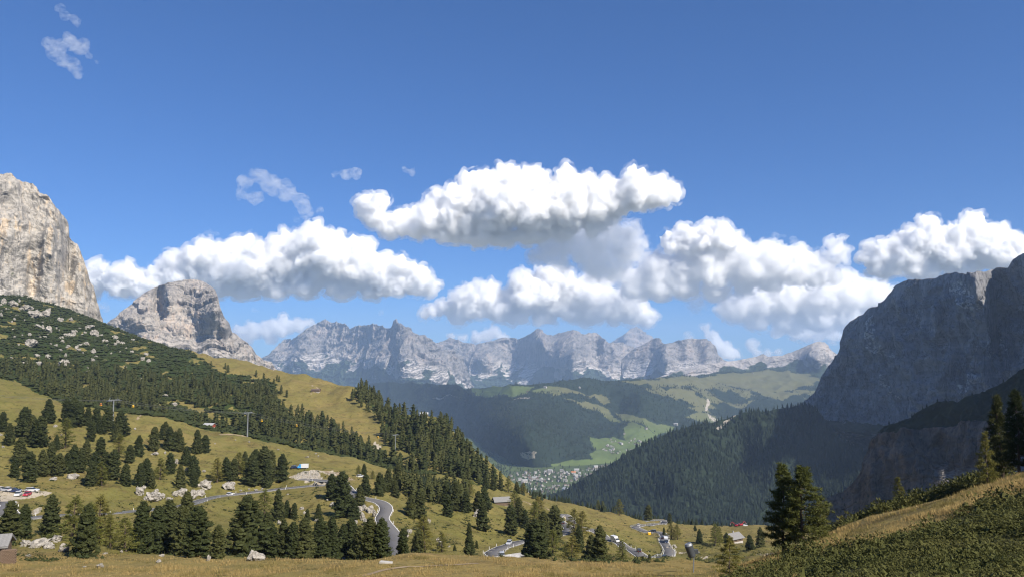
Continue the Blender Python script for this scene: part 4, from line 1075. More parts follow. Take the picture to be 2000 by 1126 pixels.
# dwarf pine carpet on the left slope
A9 = []
cand = np.nonzero((shrub.ravel() > 0.5) & (PXg.ravel() > -60) & (YY.ravel() < 1720))[0]
area = (YY.ravel() ** 1.35)[cand]
cand = cand[gap.ravel()[cand] < 0.5 + 0.3 * rs.uniform(size=len(cand))]
area = (YY.ravel() ** 1.35)[cand]
selc = rs.choice(cand, 11000, p=area / area.sum())
SP = np.stack([XX.ravel()[selc], YY.ravel()[selc], ZZ.ravel()[selc]], 1) + rs.normal(size=(len(selc), 3)) * np.array([2.0, 3.0, 0])
SP[:, 2] = G(SP[:, 0], SP[:, 1]) - 0.3
me = scatter_mesh('dwarf_pine_carpet', TS, SP, rs.uniform(1.8, 5.2, len(SP)), MAT_SHRUB, rs.uniform(0.7, 1.3, len(SP)), rs)
prop(link('dwarf_pine_carpet', me), 'carpet of dwarf mountain pine over the bouldery slope', kind='stuff')

# woods on the far hill and the spur
def woods_on(info, n, accept, hmin, hmax, name, label, temps):
    nr, nc = info['PX'].shape
    Xc, Yc, Zc = info['X'], info['Y'], info['Z']
    dX = np.hypot(np.diff(Xc, axis=1)[:-1], np.diff(Yc, axis=1)[:-1]); dZ = np.sqrt(np.diff(Xc, axis=0)[:, :-1] ** 2 + np.diff(Yc, axis=0)[:, :-1] ** 2 + np.diff(Zc, axis=0)[:, :-1] ** 2)
    px, py = info['PX'][:-1, :-1], info['PY'][:-1, :-1]
    w = (dX * dZ / Yc[:-1, :-1] ** 1.2) * accept(px, py)
    w = w.ravel() / w.sum()
    k = rs.choice(len(w), n, p=w); i, j = k // (nc - 1), k % (nc - 1)
    u, v = rs.uniform(size=n), rs.uniform(size=n)
    def ip(A): return A[i, j] * (1 - u) * (1 - v) + A[i, j + 1] * u * (1 - v) + A[i + 1, j] * (1 - u) * v + A[i + 1, j + 1] * u * v
    P = np.stack([ip(Xc), ip(Yc), ip(Zc) - 0.5], 1)
    me = scatter_mesh(name, temps, P, rs.uniform(hmin, hmax, n), MAT_WOODS, rs.uniform(0.8, 1.3, n), rs)
    prop(link(name, me), label, kind='stuff')
def hill_accept(px, py):
    o = np.ones_like(px)
    for m in MEADOWS: o[in_poly(px, py, m)] = 0.015
    o[in_poly(px, py, [(1230, 735), (1600, 720), (1620, 790), (1540, 790), (1480, 775), (1440, 800), (1380, 800), (1330, 780), (1270, 765)])] *= 0.35
    return o
woods_on(hill, 15000, hill_accept, 13, 24, 'hillside_woods', 'dense conifer woods on the broad hill beyond the valley', TL)
def spur_accept(px, py):
    o = np.ones_like(px); o[in_poly(px, py, SPUR_CL)] = 0.03
    o[in_poly(px, py, [(1343, 985), (1350, 975), (1346, 1000), (1340, 1000)])] = 0
    return o
woods_on(spur, 7600, spur_accept, 13, 25, 'spur_woods', 'dense conifer woods covering the mountain spur', TC)
woods_on(bluff, 560, lambda px, py: ((py > np.interp(px, [1600, 1700, 1760, 1850, 2000], [935, 965, 985, 960, 900])) | (py < np.interp(px, [1690, 1720, 1780, 1850, 1950, 2100], [872, 842, 828, 826, 790, 750]))).astype(float) + 0.02, 5, 10, 'bluff_woods', 'shaded trees on top of the dark bluff', TC)

# ------------------------------------------------------------------ the pass road: asphalt, edge lines
def asphalt_material():
    t = NT('asphalt')
    p = t.pos()
    f = t.noise(p, 1.2, 6, 0.7); g = t.noise(p, 0.06, 4, 0.6)
    t.color(t.mix(t.math('MULTIPLY_ADD', f, 0.4, t.math('MULTIPLY', g, 0.6)), (0.095, 0.092, 0.092), (0.175, 0.168, 0.165)))
    return t.m
MAT_ASPHALT = asphalt_material()
MAT_LINE = plain('road_paint', (0.72, 0.71, 0.68), 0.8, 0.2, var=0.15, scale=0.4)
MAT_STEEL = plain('galvanised_steel', (0.22, 0.23, 0.24), 0.5, 0.4, 0.4, 0.12)

def ribbon(W, offs, zs):
    """strip along a course W at the given sideways offsets"""
    d = np.gradient(W[:, :2], axis=0); d /= np.linalg.norm(d, axis=1)[:, None] + 1e-9
    nrm = np.stack([-d[:, 1], d[:, 0]], 1)
    V = np.stack([np.concatenate([W[:, :2] + nrm * o, (W[:, 2] + z)[:, None]], 1) for o, z in zip(offs, zs)], 1)
    return V.reshape(-1, 3), grid_faces(len(W), len(offs))
for nm, W in ROADS.items():
    prop(link('road', mesh_np('road', *ribbon(W, (-2.95, -2.9, 0, 2.9, 2.95), (-0.25, 0.03, 0.07, 0.03, -0.25)), MAT_ASPHALT)), kind='structure')
    for s_ in (-1, 1):
        prop(link('edge_line', mesh_np('edge_line', *ribbon(W, (s_ * 2.62, s_ * 2.84), (0.062, 0.058)), MAT_LINE)), kind='structure')

# guard rail with its posts above the grassy bank
def guardrail(W, side, label):
    o = empty('guardrail', (0, 0, 0)); prop(o, label, 'guard rail', 'guard rails of the pass road')
    V, Fq = ribbon(W, (side * 3.35, side * 3.39, side * 3.35), (0.48, 0.64, 0.80))
    link('rail', mesh_np('rail', V, Fq, MAT_STEEL, False), o)
    d = np.gradient(W[:, :2], axis=0); d /= np.linalg.norm(d, axis=1)[:, None]
    bx = None
    for i in range(0, len(W), 3):
        q = W[i, :2] + np.array([-d[i, 1], d[i, 0]]) * side * 3.44
        if bx is None:
            bm = bmesh.new(); bmesh.ops.create_cube(bm, size=1, matrix=Matrix.Diagonal((0.14, 0.14, 1.3, 1))); bx = bpy.data.meshes.new('post'); bm.to_mesh(bx); bm.free(); bx.materials.append(MAT_STEEL)
        link('post', bx, o, (q[0], q[1], W[i, 2] + 0.25))
def course_part(name, x0, x1):
    W = ROADS[name]; px, py = to_px(W[:, 0], W[:, 1], W[:, 2]); k = np.nonzero((px >= x0) & (px <= x1))[0]
    return W[k[0]:k[-1] + 1]
guardrail(course_part('upper', 215, 300), -1, 'low steel guard rail along the road by the white rocks')
guardrail(course_part('upper', 345, 440), -1, 'low steel guard rail above the grassy bank below the white car')

guardrail(course_part('bend', 1262, 1312), 1, 'low steel guard rail round the wide bend by the stone pile')
bm = bmesh.new(); bmesh.ops.create_cone(bm, cap_ends=True, segments=6, radius1=0.09, radius2=0.07, depth=1.1); post_me = bpy.data.meshes.new('road_post'); bm.to_mesh(post_me); bm.free(); post_me.materials.append(MAT_LINE)
for nm, W in ROADS.items():
    d_ = np.gradient(W[:, :2], axis=0); d_ /= np.linalg.norm(d_, axis=1)[:, None]
    for i in range(6, len(W) - 4, 12):
        for s_ in (-1, 1):
            q = W[i, :2] + np.array([-d_[i, 1], d_[i, 0]]) * s_ * 3.25
            prop(link('road_post', post_me, None, (q[0], q[1], W[i, 2] + 0.42)), 'white marker post at the edge of the pass road', 'marker post', 'marker posts along the road')

# ------------------------------------------------------------------ boulders
def boulder_material():
    t = NT('boulder_limestone')
    tc = t.n('ShaderNodeTexCoord').outputs['Object']
    f = t.noise(tc, 2.0, 8, 0.7, 0.3); g = t.noise(tc, 7.0, 6, 0.7)
    col = t.ramp(t.math('MULTIPLY_ADD', f, 0.6, t.math('MULTIPLY', g, 0.4)), [(0.38, (0.07, 0.066, 0.056)), (0.47, (0.24, 0.22, 0.19)), (0.64, (0.42, 0.39, 0.34))])
    t.bump(g, 0.6, 0.15)
    return t.color(col)
MAT_BOULDER = boulder_material()
def make_boulder(seed):
    bm = bmesh.new(); bmesh.ops.create_icosphere(bm, subdivisions=3, radius=1.0)
    V = np.array([v.co[:] for v in bm.verts]); Fc = np.array([[v.index for v in f.verts] for f in bm.faces]); bm.free()
    r = np.random.default_rng(seed)
    for _ in range(11):                                     # cut flat faces
        n = r.normal(size=3); n /= np.linalg.norm(n); d = r.uniform(0.55, 0.85)
        s = V @ n; V = V - np.maximum(s - d, 0)[:, None] * n
    V = V * (1 + 0.30 * fbm(V[:, 0] * 2.1 + seed, V[:, 1] * 2.1, V[:, 2] * 2.1, 5, 0.6)[:, None] + 0.22 * (ridged(V[:, 0] * 1.6, V[:, 1] * 1.6 + seed, V[:, 2] * 1.6, 3)[:, None] - 0.8))
    V = V / np.abs(V).max(0)
    return mesh_np('boulder', V, Fc, MAT_BOULDER, False)
BOULDERS = [make_boulder(500 + i) for i in range(7)]
SLOPE_ROCKS = [(7, 592, 10, 12), (25, 597, 18, 14), (50, 606, 22, 14), (38, 590, 6, 8), (66, 620, 22, 18), (90, 618, 17, 20), (117, 628, 12, 10), (138, 626, 8, 8), (28, 627, 7, 8), (74, 640, 11, 9), (83, 643, 6, 11), (95, 649, 11, 16), (26, 645, 5, 5), (57, 656, 8, 7), (44, 656, 6, 4), (93, 654, 6, 4), (88, 659, 10, 5), (76, 656, 6, 4), (2, 618, 7, 10), (132, 658, 14, 10), (143, 656, 12, 12), (122, 668, 8, 8), (120, 661, 10, 6), (148, 648, 6, 6), (160, 655, 5, 5), (175, 641, 16, 8), (184, 653, 14, 12), (190, 656, 10, 6), (205, 669, 10, 8), (224, 661, 14, 8), (230, 669, 10, 6), (225, 673, 8, 6), (240, 672, 12, 6), (150, 682, 8, 10), (154, 685, 8, 6), (168, 674, 12, 9), (158, 675, 8, 5), (133, 677, 8, 6), (130, 680, 6, 5), (109, 675, 8, 4), (182, 689, 10, 10), (188, 698, 8, 6), (181, 705, 10, 8), (128, 696, 5, 8), (20, 699, 9, 4), (45, 709, 8, 4), (52, 709, 6, 5), (257, 690, 6, 8), (285, 693, 10, 6), (278, 703, 8, 9), (290, 706, 8, 7), (260, 664, 8, 4), (273, 674, 6, 3), (246, 680, 5, 3), (233, 688, 5, 4), (217, 690, 4, 3), (315, 737, 5, 3), (275, 742, 9, 6), (308, 790, 8, 6), (323, 773, 12, 5), (341, 792, 9, 9), (262, 793, 7, 6), (488, 778, 8, 5), (433, 800, 4, 3), (60, 676, 25, 17), (124, 714, 25, 15), (72, 697, 11, 8), (95, 699, 12, 8), (76, 712, 10, 9)]
rb_ = np.random.default_rng(14)
for _ in range(46):
    x_ = rb_.uniform(0, 250); SLOPE_ROCKS.append((x_, np.interp(x_, [0, 100, 200, 300], [592, 622, 648, 680]) + rb_.uniform(0, 1) ** 1.6 * 85, rb_.uniform(3, 7), rb_.uniform(2.5, 5)))
NEAR_ROCKS = [(272, 966, 15, 20), (279, 956, 11, 9), (300, 976, 36, 22), (316, 972, 13, 11), (343, 968, 13, 10), (353, 966, 24, 14), (373, 972, 26, 18), (390, 966, 18, 12), (398, 953, 28, 17), (404, 948, 14, 12), (447, 953, 25, 15), (455, 946, 11, 8), (398, 921, 8, 6), (302, 887, 16, 6), (322, 885, 6, 5), (345, 905, 9, 10), (365, 921, 9, 10), (104, 937, 15, 7), (143, 933, 25, 10), (304, 962, 10, 9), (330, 976, 14, 7), (285, 975, 12, 8),
    (498, 1093, 33, 20), (80, 1066, 40, 17), (50, 1066, 20, 15), (112, 1056, 26, 14), (127, 1076, 20, 17), (97, 1070, 18, 12), (66, 1070, 16, 10), (55, 1088, 12, 8), (30, 1083, 8, 6), (195, 1107, 14, 9), (310, 1097, 10, 6), (315, 1086, 11, 6), (407, 1094, 8, 12), (237, 1078, 6, 6), (205, 1081, 11, 3), (165, 1107, 6, 3), (672, 1096, 10, 12), (430, 1050, 9, 9), (405, 1026, 6, 8),
    (690, 1006, 14, 16), (700, 1000, 14, 15), (706, 1014, 17, 20), (716, 1026, 16, 18), (726, 1040, 16, 18), (712, 996, 14, 12), (722, 1000, 14, 15), (732, 1008, 10, 14), (735, 1050, 12, 14), (694, 1022, 10, 10), (596, 1003, 8, 6), (618, 1017, 8, 9), (650, 988, 12, 9), (660, 984, 9, 8), (545, 1023, 8, 9), (590, 994, 8, 6), (640, 977, 6, 5), (574, 990, 6, 5), (562, 965, 4, 3), (626, 968, 5, 4), (470, 958, 6, 4), (500, 957, 7, 4), (512, 955, 6, 4), (486, 956, 5, 4),
    (930, 1008, 13, 16), (936, 998, 9, 10), (838, 1020, 8, 9), (800, 1040, 12, 9), (795, 1048, 8, 7), (860, 1066, 12, 12), (855, 1056, 8, 8), (877, 1067, 6, 3), (828, 1008, 6, 6), (1002, 1045, 4, 4), (950, 972, 4, 3), (1622, 1046, 12, 9), (1606, 1050, 10, 7), (1590, 1042, 10, 6), (1532, 1036, 12, 5), (1728, 1006, 14, 7), (1716, 1010, 8, 5), (405, 860, 3, 2.5), (487, 863, 4, 3), (543, 878, 6, 3), (460, 859, 3, 2), (420, 866, 3, 2), (610, 872, 3, 2.5), (622, 891, 4, 4), (617, 886, 4, 3), (600, 893, 8, 4), (250, 848, 8, 5), (264, 838, 5, 4), (108, 833, 7, 6), (120, 850, 4, 4), (2, 850, 5, 5), (6, 873, 5, 4), (1304, 1070, 6, 5), (1310, 1068, 7, 6), (1317, 1066, 6, 5), (1312, 1072, 6, 4), (1306, 1064, 6, 4), (1320, 1069, 5, 4)]
def near_rock_label(px, py, w, k):
    spot = ('beside the road below the copse' if 255 < px < 335 and py > 940 else 'on the road bank by the white car' if 335 <= px < 470 and py > 930 else 'in the foreground grass' if py > 1080 and px < 640 else 'in the outcrop by the shingled hut' if px < 140 and py > 1040 else
            'in the rock cutting of the winding road' if 680 < px < 740 and py > 985 else 'on the stony slope under the hairpin' if 460 < px < 670 and py > 950 else 'in the stone pile by the truck' if px > 1300 and px < 1325 else 'behind the twin larches' if px > 1500 else
            'on the ribbed meadow' if 780 < px < 1010 else 'in the copse above the car park' if px < 160 and py > 900 else 'on the knoll near the red walled hut' if 290 < px < 410 and py > 870 else 'on the open upper meadow')
    return spot
groups = {}
for px, py, w, h in NEAR_ROCKS:
    groups.setdefault(near_rock_label(px, py, w, 0), []).append((px, py, w, h))
def rock_at(px, py, w, h, ymin, label, group):
    p = hit(px, py, ymin)
    s = p.y / FPX
    o = link('boulder', BOULDERS[rnd.randrange(7)], None, (p.x, p.y, p.z + h * s * 0.30))
    o.scale = (w * s * 0.56, w * s * 0.56 * rnd.uniform(0.7, 1.1), h * s * 0.66)
    o.rotation_euler = (rnd.uniform(-.25, .25), rnd.uniform(-.25, .25), rnd.uniform(0, 6.28))
    prop(o, label, 'boulder', group)
for spot, lst in groups.items():
    lst.sort(key=lambda q: -q[2] * q[3])
    size = ['largest', 'second largest', 'third largest', 'fourth largest', 'fifth largest', 'sixth largest', 'seventh largest', 'eighth largest']
    for i, (px, py, w, h) in enumerate(lst):
        rock_at(px, py, w, h, 150 if 1500 > px > 640 else (85 if px > 1500 else 60), (f'{size[i]} pale limestone block {spot}' if i < 8 else f'small pale stone {spot}'), 'stones ' + spot)
SLOPE_ROCKS.sort(key=lambda q: -q[2] * q[3])
SPOTS = {0: 'cleft white boulder low on the dwarf pine slope', 1: 'overhanging white boulder lowest of the big ones on the dwarf pine slope'}
for i, (px, py, w, h) in enumerate(SLOPE_ROCKS):
    lab_ = f'pale boulder on the dwarf pine slope, {ORD[i]} largest of them' if i < 16 else 'pale boulder lying among the dwarf pines on the upper slope'
    rock_at(px, py, w, h, 500, lab_, 'boulders on the dwarf pine slope')

# rubble bank under the van
pts = pick_ground([(566, 931), (592, 920), (620, 917), (628, 934), (598, 938)], 260, 300, 560)
me = scatter_mesh('rubble', [( (lambda V: V)(OCT[0] * np.random.default_rng(k).uniform(0.6, 1.2, (6, 1))), OCT[1]) for k in range(5)], pts, rs.uniform(0.25, 0.7, len(pts)), MAT_BOULDER, rs.uniform(0.9, 1.4, len(pts)), rs)
prop(link('rubble', me), 'bank of broken stones below the blue and white van', kind='stuff')

# ------------------------------------------------------------------ grass, low shrubs, the bushes on the right
def tuft_template(rr, n, spread=0.35, lean=0.35):
    V, Fc = [], []
    for k in range(n):
        a = rr.uniform(0, 6.28); b = np.array([math.cos(a), math.sin(a), 0]) * rr.uniform(0, spread)
        s = np.array([-math.sin(a), math.cos(a), 0]) * rr.uniform(0.02, 0.05)
        tip = b + np.array([math.cos(a) * lean * rr.uniform(0.2, 1.4), math.sin(a) * lean * rr.uniform(0.2, 1.4), rr.uniform(0.6, 1.1)])
        V += [b - s, b + s, tip]; Fc.append((3 * k, 3 * k + 1, 3 * k + 2))
    return np.array(V), np.array(Fc)
def leaf_bush_template(rr, n):
    bag = TriBag()
    for k in range(3):
        bag.add(OCT[0] * np.array([0.2, 0.2, 0.2]) * rr.uniform(0.8, 1.2, (6, 1)) + np.array([rr.normal() * 0.25, rr.normal() * 0.25, 0.2]), OCT[1])
    for k in range(n):
        d = rr.normal(size=3); d[2] = abs(d[2]); d /= np.linalg.norm(d)
        c = d * np.array([0.62, 0.62, 0.75]) * rr.uniform(0.6, 1.1); c[2] += 0.08
        u = rr.normal(size=3); u /= np.linalg.norm(u); v = np.cross(u, d + rr.normal(size=3) * 0.5); v /= np.linalg.norm(v) + 1e-9
        L = rr.uniform(0.08, 0.15)
        bag.add([c - u * L * 0.4, c + u * L * 0.4, c + (v * 0.8 + d * 0.7) * L], [(0, 1, 2)])
    return np.concatenate(bag.V), np.concatenate(bag.F)
def blades_material(name, lo, hi, alt):
    t = NT(name)
    p = t.pos()
    f = t.noise(p, 2.3, 3, 0.6); g = t.noise(p, 0.12, 5, 0.65, 0.4)
    col = t.mix(f, lo, hi)
    col = t.mix(t.math('MULTIPLY', t.step(g, 0.5, 0.62), 0.75), col, alt)
    t.b.inputs['Specular IOR Level'].default_value = 0.05
    t.color(col)
    tr = t.n('ShaderNodeBsdfTranslucent'); t.val(tr.inputs['Color'], col)
    mx = t.n('ShaderNodeMixShader'); mx.inputs[0].default_value = 0.3
    t.l(t.b.outputs[0], mx.inputs[1]); t.l(tr.outputs[0], mx.inputs[2]); t.l(mx.outputs[0], t.out.inputs['Surface'])
    return t.m
MAT_DRYGRASS = blades_material('dry_grass_blades', (0.17, 0.115, 0.038), (0.55, 0.41, 0.18), (0.13, 0.12, 0.035))
MAT_MIDGRASS = blades_material('meadow_tufts', (0.12, 0.11, 0.03), (0.25, 0.21, 0.07), (0.08, 0.095, 0.028))

def strew(n, x0, x1, yfun, ymin, ymax, accept=None):
    """points spread evenly over the photo on the near ground (vectorised march along the view rays)"""
    px = rs.uniform(x0, x1, n); lo, hi = yfun(px); py = lo + (hi - lo) * rs.uniform(size=n)
    a, e = ae(px, py)
    ys = np.exp(np.linspace(math.log(ymin), math.log(ymax), 220))
    d = np.stack([G(a * y, np.full(n, y)) - e * y for y in ys], 1)
    k = (d >= 0).argmax(1); ok = (d[np.arange(n), k] >= 0) & (k > 0)
    k0 = np.maximum(k - 1, 0); d0, d1 = d[np.arange(n), k0], d[np.arange(n), k]
    y = ys[k0] + (ys[k] - ys[k0]) * np.clip(-d0 / (d1 - d0 + 1e-9), 0, 1)
    P = np.stack([a * y, y, G(a * y, y)], 1)[ok]
    if accept is not None: P = P[accept(px[ok], py[ok], P)]
    return P
def road_free(P, d=3.6):
    k = ((P[:, None, 0] - allroad[None, ::4, 0]) ** 2 + (P[:, None, 1] - allroad[None, ::4, 1]) ** 2).min(1)
    return P[k > d * d]
TT = [tuft_template(rs, 5) for _ in range(6)]
P = strew(20000, -20, 1560, lambda px: (1082 + 0 * px, 1130 + 0 * px), 40, 128)
Q = strew(9000, 1430, 2010, lambda px: (np.interp(px, [1430, 1500, 1600, 1700, 1850, 2000], [1092, 1086, 1048, 1006, 964, 918]), np.interp(px, [1430, 1500, 1600, 1700, 1850, 2000], [1130, 1112, 1084, 1064, 1016, 962])), 28, 90)
P = np.concatenate([P, Q])
me = scatter_mesh('dry_grass', TT, P - np.array([0, 0, 0.04]), (0.12 + 0.34 * np.clip(0.45 + 0.9 * fbm(P[:, 0] / 5, P[:, 1] / 9, 0 * P[:, 0], 4, 0.6), 0, 1) * rs.uniform(0.5, 1.2, len(P))), MAT_DRYGRASS, rs.uniform(0.8, 1.5, len(P)), rs)
prop(link('dry_grass', me), 'dry golden grass on the near knoll and the slope', kind='stuff')
P = strew(26000, -20, 1500, lambda px: (np.interp(px, [0, 200, 400, 560, 700, 800, 1000, 1500], [745, 805, 842, 872, 905, 928, 965, 1035]), 1085 + 0 * px), 130, 720)
P = road_free(P)
me = scatter_mesh('meadow_tufts', [tuft_template(rs, 5, 0.7, 0.6) for _ in range(6)], P - np.array([0, 0, 0.04]), rs.uniform(0.3, 0.75, len(P)), MAT_MIDGRASS, rs.uniform(1.0, 2.4, len(P)), rs)
prop(link('meadow_tufts', me), 'coarse grass tufts over the meadows', kind='stuff')
low = strew(4200, -20, 1500, lambda px: (np.interp(px, [0, 200, 400, 560, 700, 800, 1000, 1500], [850, 860, 880, 900, 925, 940, 985, 1045]), 1098 + 0 * px), 105, 600,
            lambda px, py, P: fbm(P[:, 0] / 28, P[:, 1] / 28, 5 + 0 * P[:, 0], 3) > -0.05)
low = road_free(low, 5.0)
TB = [leaf_bush_template(rs, 72) for _ in range(7)]
me = scatter_mesh('low_shrubs', [leaf_bush_template(rs, 34) for _ in range(5)], low - np.array([0, 0, 0.15]), rs.uniform(0.5, 1.7, len(low)), MAT_SHRUB, rs.uniform(0.9, 1.7, len(low)), rs)
prop(link('low_shrubs', me), 'low juniper and alpenrose shrubs dotted over the meadows', kind='stuff')
edge = lambda px: np.interp(px, [1430, 1500, 1562, 1640, 1712, 1790, 1850, 1900, 1960, 2010], [1134, 1112, 1086, 1070, 1060, 1040, 1014, 992, 970, 952])
P = np.concatenate([strew(2050, 1432, 2090, lambda px: (edge(px), 1165 + 0 * px), 17, 66), strew(420, 1420, 2250, lambda px: (1165 + 0 * px, 1340 + 0 * px), 9, 30), strew(240, 2090, 2330, lambda px: (925 + 0 * px, 1165 + 0 * px), 15, 60)])
sz = rs.uniform(0.3, 1.25, len(P)) * (0.75 + 0.6 * np.clip(fbm(P[:, 0] / 4, P[:, 1] / 4, 0 * P[:, 0], 3), -0.8, 0.8)) * np.clip(P[:, 1] / 42, 0.7, 1.25)
me = scatter_mesh('alpenrose_thicket', TB, P - np.array([0, 0, 0.1]), sz, MAT_BUSH, rs.uniform(0.9, 1.5, len(P)), rs)
prop(link('alpenrose_thicket', me), 'thicket of leafy alpenrose bushes covering the near slope', kind='stuff')
P = []
for px in np.linspace(1610, 1960, 210):
    y = rs.uniform(84, 112); a, _ = ae(px + rs.uniform(-6, 6), 1000)
    P.append((float(a) * y, y, float(G(float(a) * y, y))))
P = np.array(P)
me = scatter_mesh('slope_shrubs', [leaf_bush_template(rs, 260) for _ in range(4)], P - np.array([0, 0, 0.2]), rs.uniform(0.9, 2.6, len(P)), MAT_BUSH, rs.uniform(0.8, 1.2, len(P)), rs)
prop(link('slope_shrubs', me), 'row of green shrubs behind the golden slope', kind='stuff')

# ------------------------------------------------------------------ buildings
MAT_WALLW = plain('white_plaster', (0.38, 0.36, 0.34), 0.9, 0.1)
MAT_WOOD = plain('weathered_wood', (0.13, 0.095, 0.07), 0.9, 0.1, var=0.3, scale=4)
MAT_REDWOOD = plain('red_boards', (0.22, 0.055, 0.035), 0.85, 0.1, var=0.2)
MAT_GREYROOF = plain('grey_shingles', (0.20, 0.195, 0.19), 0.9, 0.1, var=0.25, scale=5)
MAT_DARKROOF = plain('brown_roof', (0.12, 0.09, 0.075), 0.9, 0.1, var=0.25)
MAT_REDROOF = plain('orange_roof', (0.42, 0.17, 0.07), 0.9, 0.1, var=0.2)
MAT_PALEROOF = plain('pale_metal_roof', (0.34, 0.34, 0.34), 0.6, 0.3, var=0.1)
MAT_GLASS = plain('window_glass', (0.03, 0.035, 0.04), 0.15, 0.6)
MAT_CONCRETE = plain('concrete', (0.42, 0.40, 0.37), 0.9, 0.1, var=0.2, scale=1.0)

def box_bm(bm, x0, x1, y0, y1, z0, z1):
    bmesh.ops.create_cube(bm, size=1, matrix=Matrix.Translation(((x0 + x1) / 2, (y0 + y1) / 2, (z0 + z1) / 2)) @ Matrix.Diagonal((x1 - x0, y1 - y0, z1 - z0, 1)))
def bm_mesh(name, bm, *mats, smooth=False):
    me = bpy.data.meshes.new(name); bmesh.ops.recalc_face_normals(bm, faces=bm.faces); bm.to_mesh(me); bm.free()
    for m in mats: me.materials.append(m)
    if smooth:
        for p in me.polygons: p.use_smooth = True
    return me
def boxes(name, mat, *bs):
    bm = bmesh.new()
    for b in bs: box_bm(bm, *b)
    return bm_mesh(name, bm, mat)
def prism(name, mat, prof, y0, y1):
    """profile (x, z) swept along y"""
    bm = bmesh.new()
    A = [bm.verts.new((x, y0, z)) for x, z in prof]; B = [bm.verts.new((x, y1, z)) for x, z in prof]
    n = len(prof)
    bm.faces.new(A); bm.faces.new(B[::-1])
    for i in range(n): bm.faces.new((A[i], B[i], B[(i + 1) % n], A[(i + 1) % n]))
    return bm_mesh(name, bm, mat)

def gable_house(name, label, loc, rz, L, W, Hh, rise, wall, roof, base=None, base_h=0.0, over=0.5, cat='hut', group=None, windows=(), door=None, chimney=False, shingles=False):
    """house with its ridge along local x: L long, W wide"""
    o = empty(name, loc, rz); prop(o, label, cat, group)
    prof = [(-W / 2, base_h), (W / 2, base_h), (W / 2, Hh), (0, Hh + rise), (-W / 2, Hh)]
    me = prism('wall', wall, prof, -L / 2, L / 2); me.transform(Matrix.Rotation(math.pi / 2, 4, 'Z')); w = link('wall', me, o)
    if base: link('base', boxes('base', base, (-L / 2 - 0.03, L / 2 + 0.03, -W / 2 - 0.03, W / 2 + 0.03, -1.2, base_h)), o)
    else: link('footing', boxes('footing', MAT_CONCRETE, (-L / 2 + 0.05, L / 2 - 0.05, -W / 2 + 0.05, W / 2 - 0.05, -1.2, base_h)), o)
    k = rise / (W / 2); e = W / 2 + over; t_ = 0.18
    prof = [(-e, Hh - k * over), (0, Hh + rise), (e, Hh - k * over), (e, Hh - k * over + t_), (0, Hh + rise + t_ * 1.15), (-e, Hh - k * over + t_)]
    me = prism('roof', roof, prof, -L / 2 - over, L / 2 + over); me.transform(Matrix.Translation((0, 0, 0.02)) @ Matrix.Rotation(math.pi / 2, 4, 'Z')); r = link('roof', me, o)
    if chimney: link('chimney', boxes('chimney', MAT_WALLW, (L * 0.15, L * 0.15 + 0.7, W * 0.12, W * 0.12 + 0.7, Hh + rise * 0.4, Hh + rise + 0.9)), r)
    if shingles:
        sm = boxes('shingle', roof, (-0.24, 0.24, -0.31, 0.31, 0, 0.035)); ang = math.atan2(rise, W / 2); sl = math.hypot(e, k * e)
        for sgn in (-1, 1):
            nr = max(2, int(sl / 0.5)); ncol = int((L + 2 * over) / 0.5)
            for i in range(nr):
                for j in range(ncol):
                    s_ = (i + 0.5) / nr * sl; yy = sgn * s_ * math.cos(ang); zz = Hh + rise + t_ * 1.15 - s_ * math.sin(ang) + 0.05 + 0.012 * (nr - i)
                    q = link('shingle', sm, r, (-L / 2 - over + (j + 0.5) / ncol * (L + 2 * over), yy, zz)); q.rotation_euler = (-sgn * ang + rnd.uniform(-.03, .05), 0, rnd.uniform(-.05, .05))
    wm = None
    for (side, x, z, ww, wh) in windows:
        f = link('window', boxes('window', MAT_WOOD, (x - ww / 2 - .08, x + ww / 2 + .08, side * (W / 2) - .05, side * (W / 2) + .05, z - .08, z + wh + .08)), w)
        link('window_pane', boxes('window_pane', MAT_GLASS, (x - ww / 2, x + ww / 2, side * (W / 2 + .03) - .04, side * (W / 2 + .03) + .04, z, z + wh)), w)
    if door: link('door', boxes('door', MAT_WOOD, (door - .5, door + .5, -W / 2 - .06, -W / 2 + .04, base_h * 0.0, 2.0)), o)
    return o

def spot(px, py, ymin=60, dz=0.0):
    p = hit(px, py, ymin); return (p.x, p.y, p.z + dz)
D = math.radians
gable_house('log_hut', 'dark log hut with grey shingle roof and stacked firewood at its gable', spot(-24, 1096, 80), D(20), 4.6, 3.6, 2.3, 0.9, MAT_WOOD, MAT_GREYROOF, over=0.45, windows=((-1, -0.8, 1.0, 0.6, 0.6),), door=1.2, shingles=True)
hp = spot(17, 1098, 80)
cyl = bmesh.new(); bmesh.ops.create_cone(cyl, cap_ends=True, segments=8, radius1=0.09, radius2=0.09, depth=0.5, matrix=Matrix.Rotation(math.pi / 2, 4, 'X')); lm = bm_mesh('log', cyl, plain('split_logs', (0.17, 0.12, 0.085), 0.9, 0.1, var=0.4, scale=8))
pile = empty('woodpile', (hp[0] + 0.3, hp[1] - 0.6, hp[2]), D(15)); prop(pile, 'stack of split firewood leaning against the log hut', 'woodpile')
for i in range(9):
    for j in range(11): link('log', lm, pile, ((i - 4) * 0.185 + (j % 2) * 0.09, rnd.uniform(-.04, .04), 0.09 + j * 0.165))
gable_house('alpine_hut', 'red walled hut with white base and grey roof on the meadow crest', spot(409, 838, 400, 0.2), D(-12), 7.6, 5.2, 3.7, 1.25, MAT_REDWOOD, MAT_PALEROOF, MAT_WALLW, 1.6, over=0.7, windows=((-1, -1.8, 2.2, 0.8, 0.8), (-1, 1.6, 2.2, 0.8, 0.8)), door=0.2)
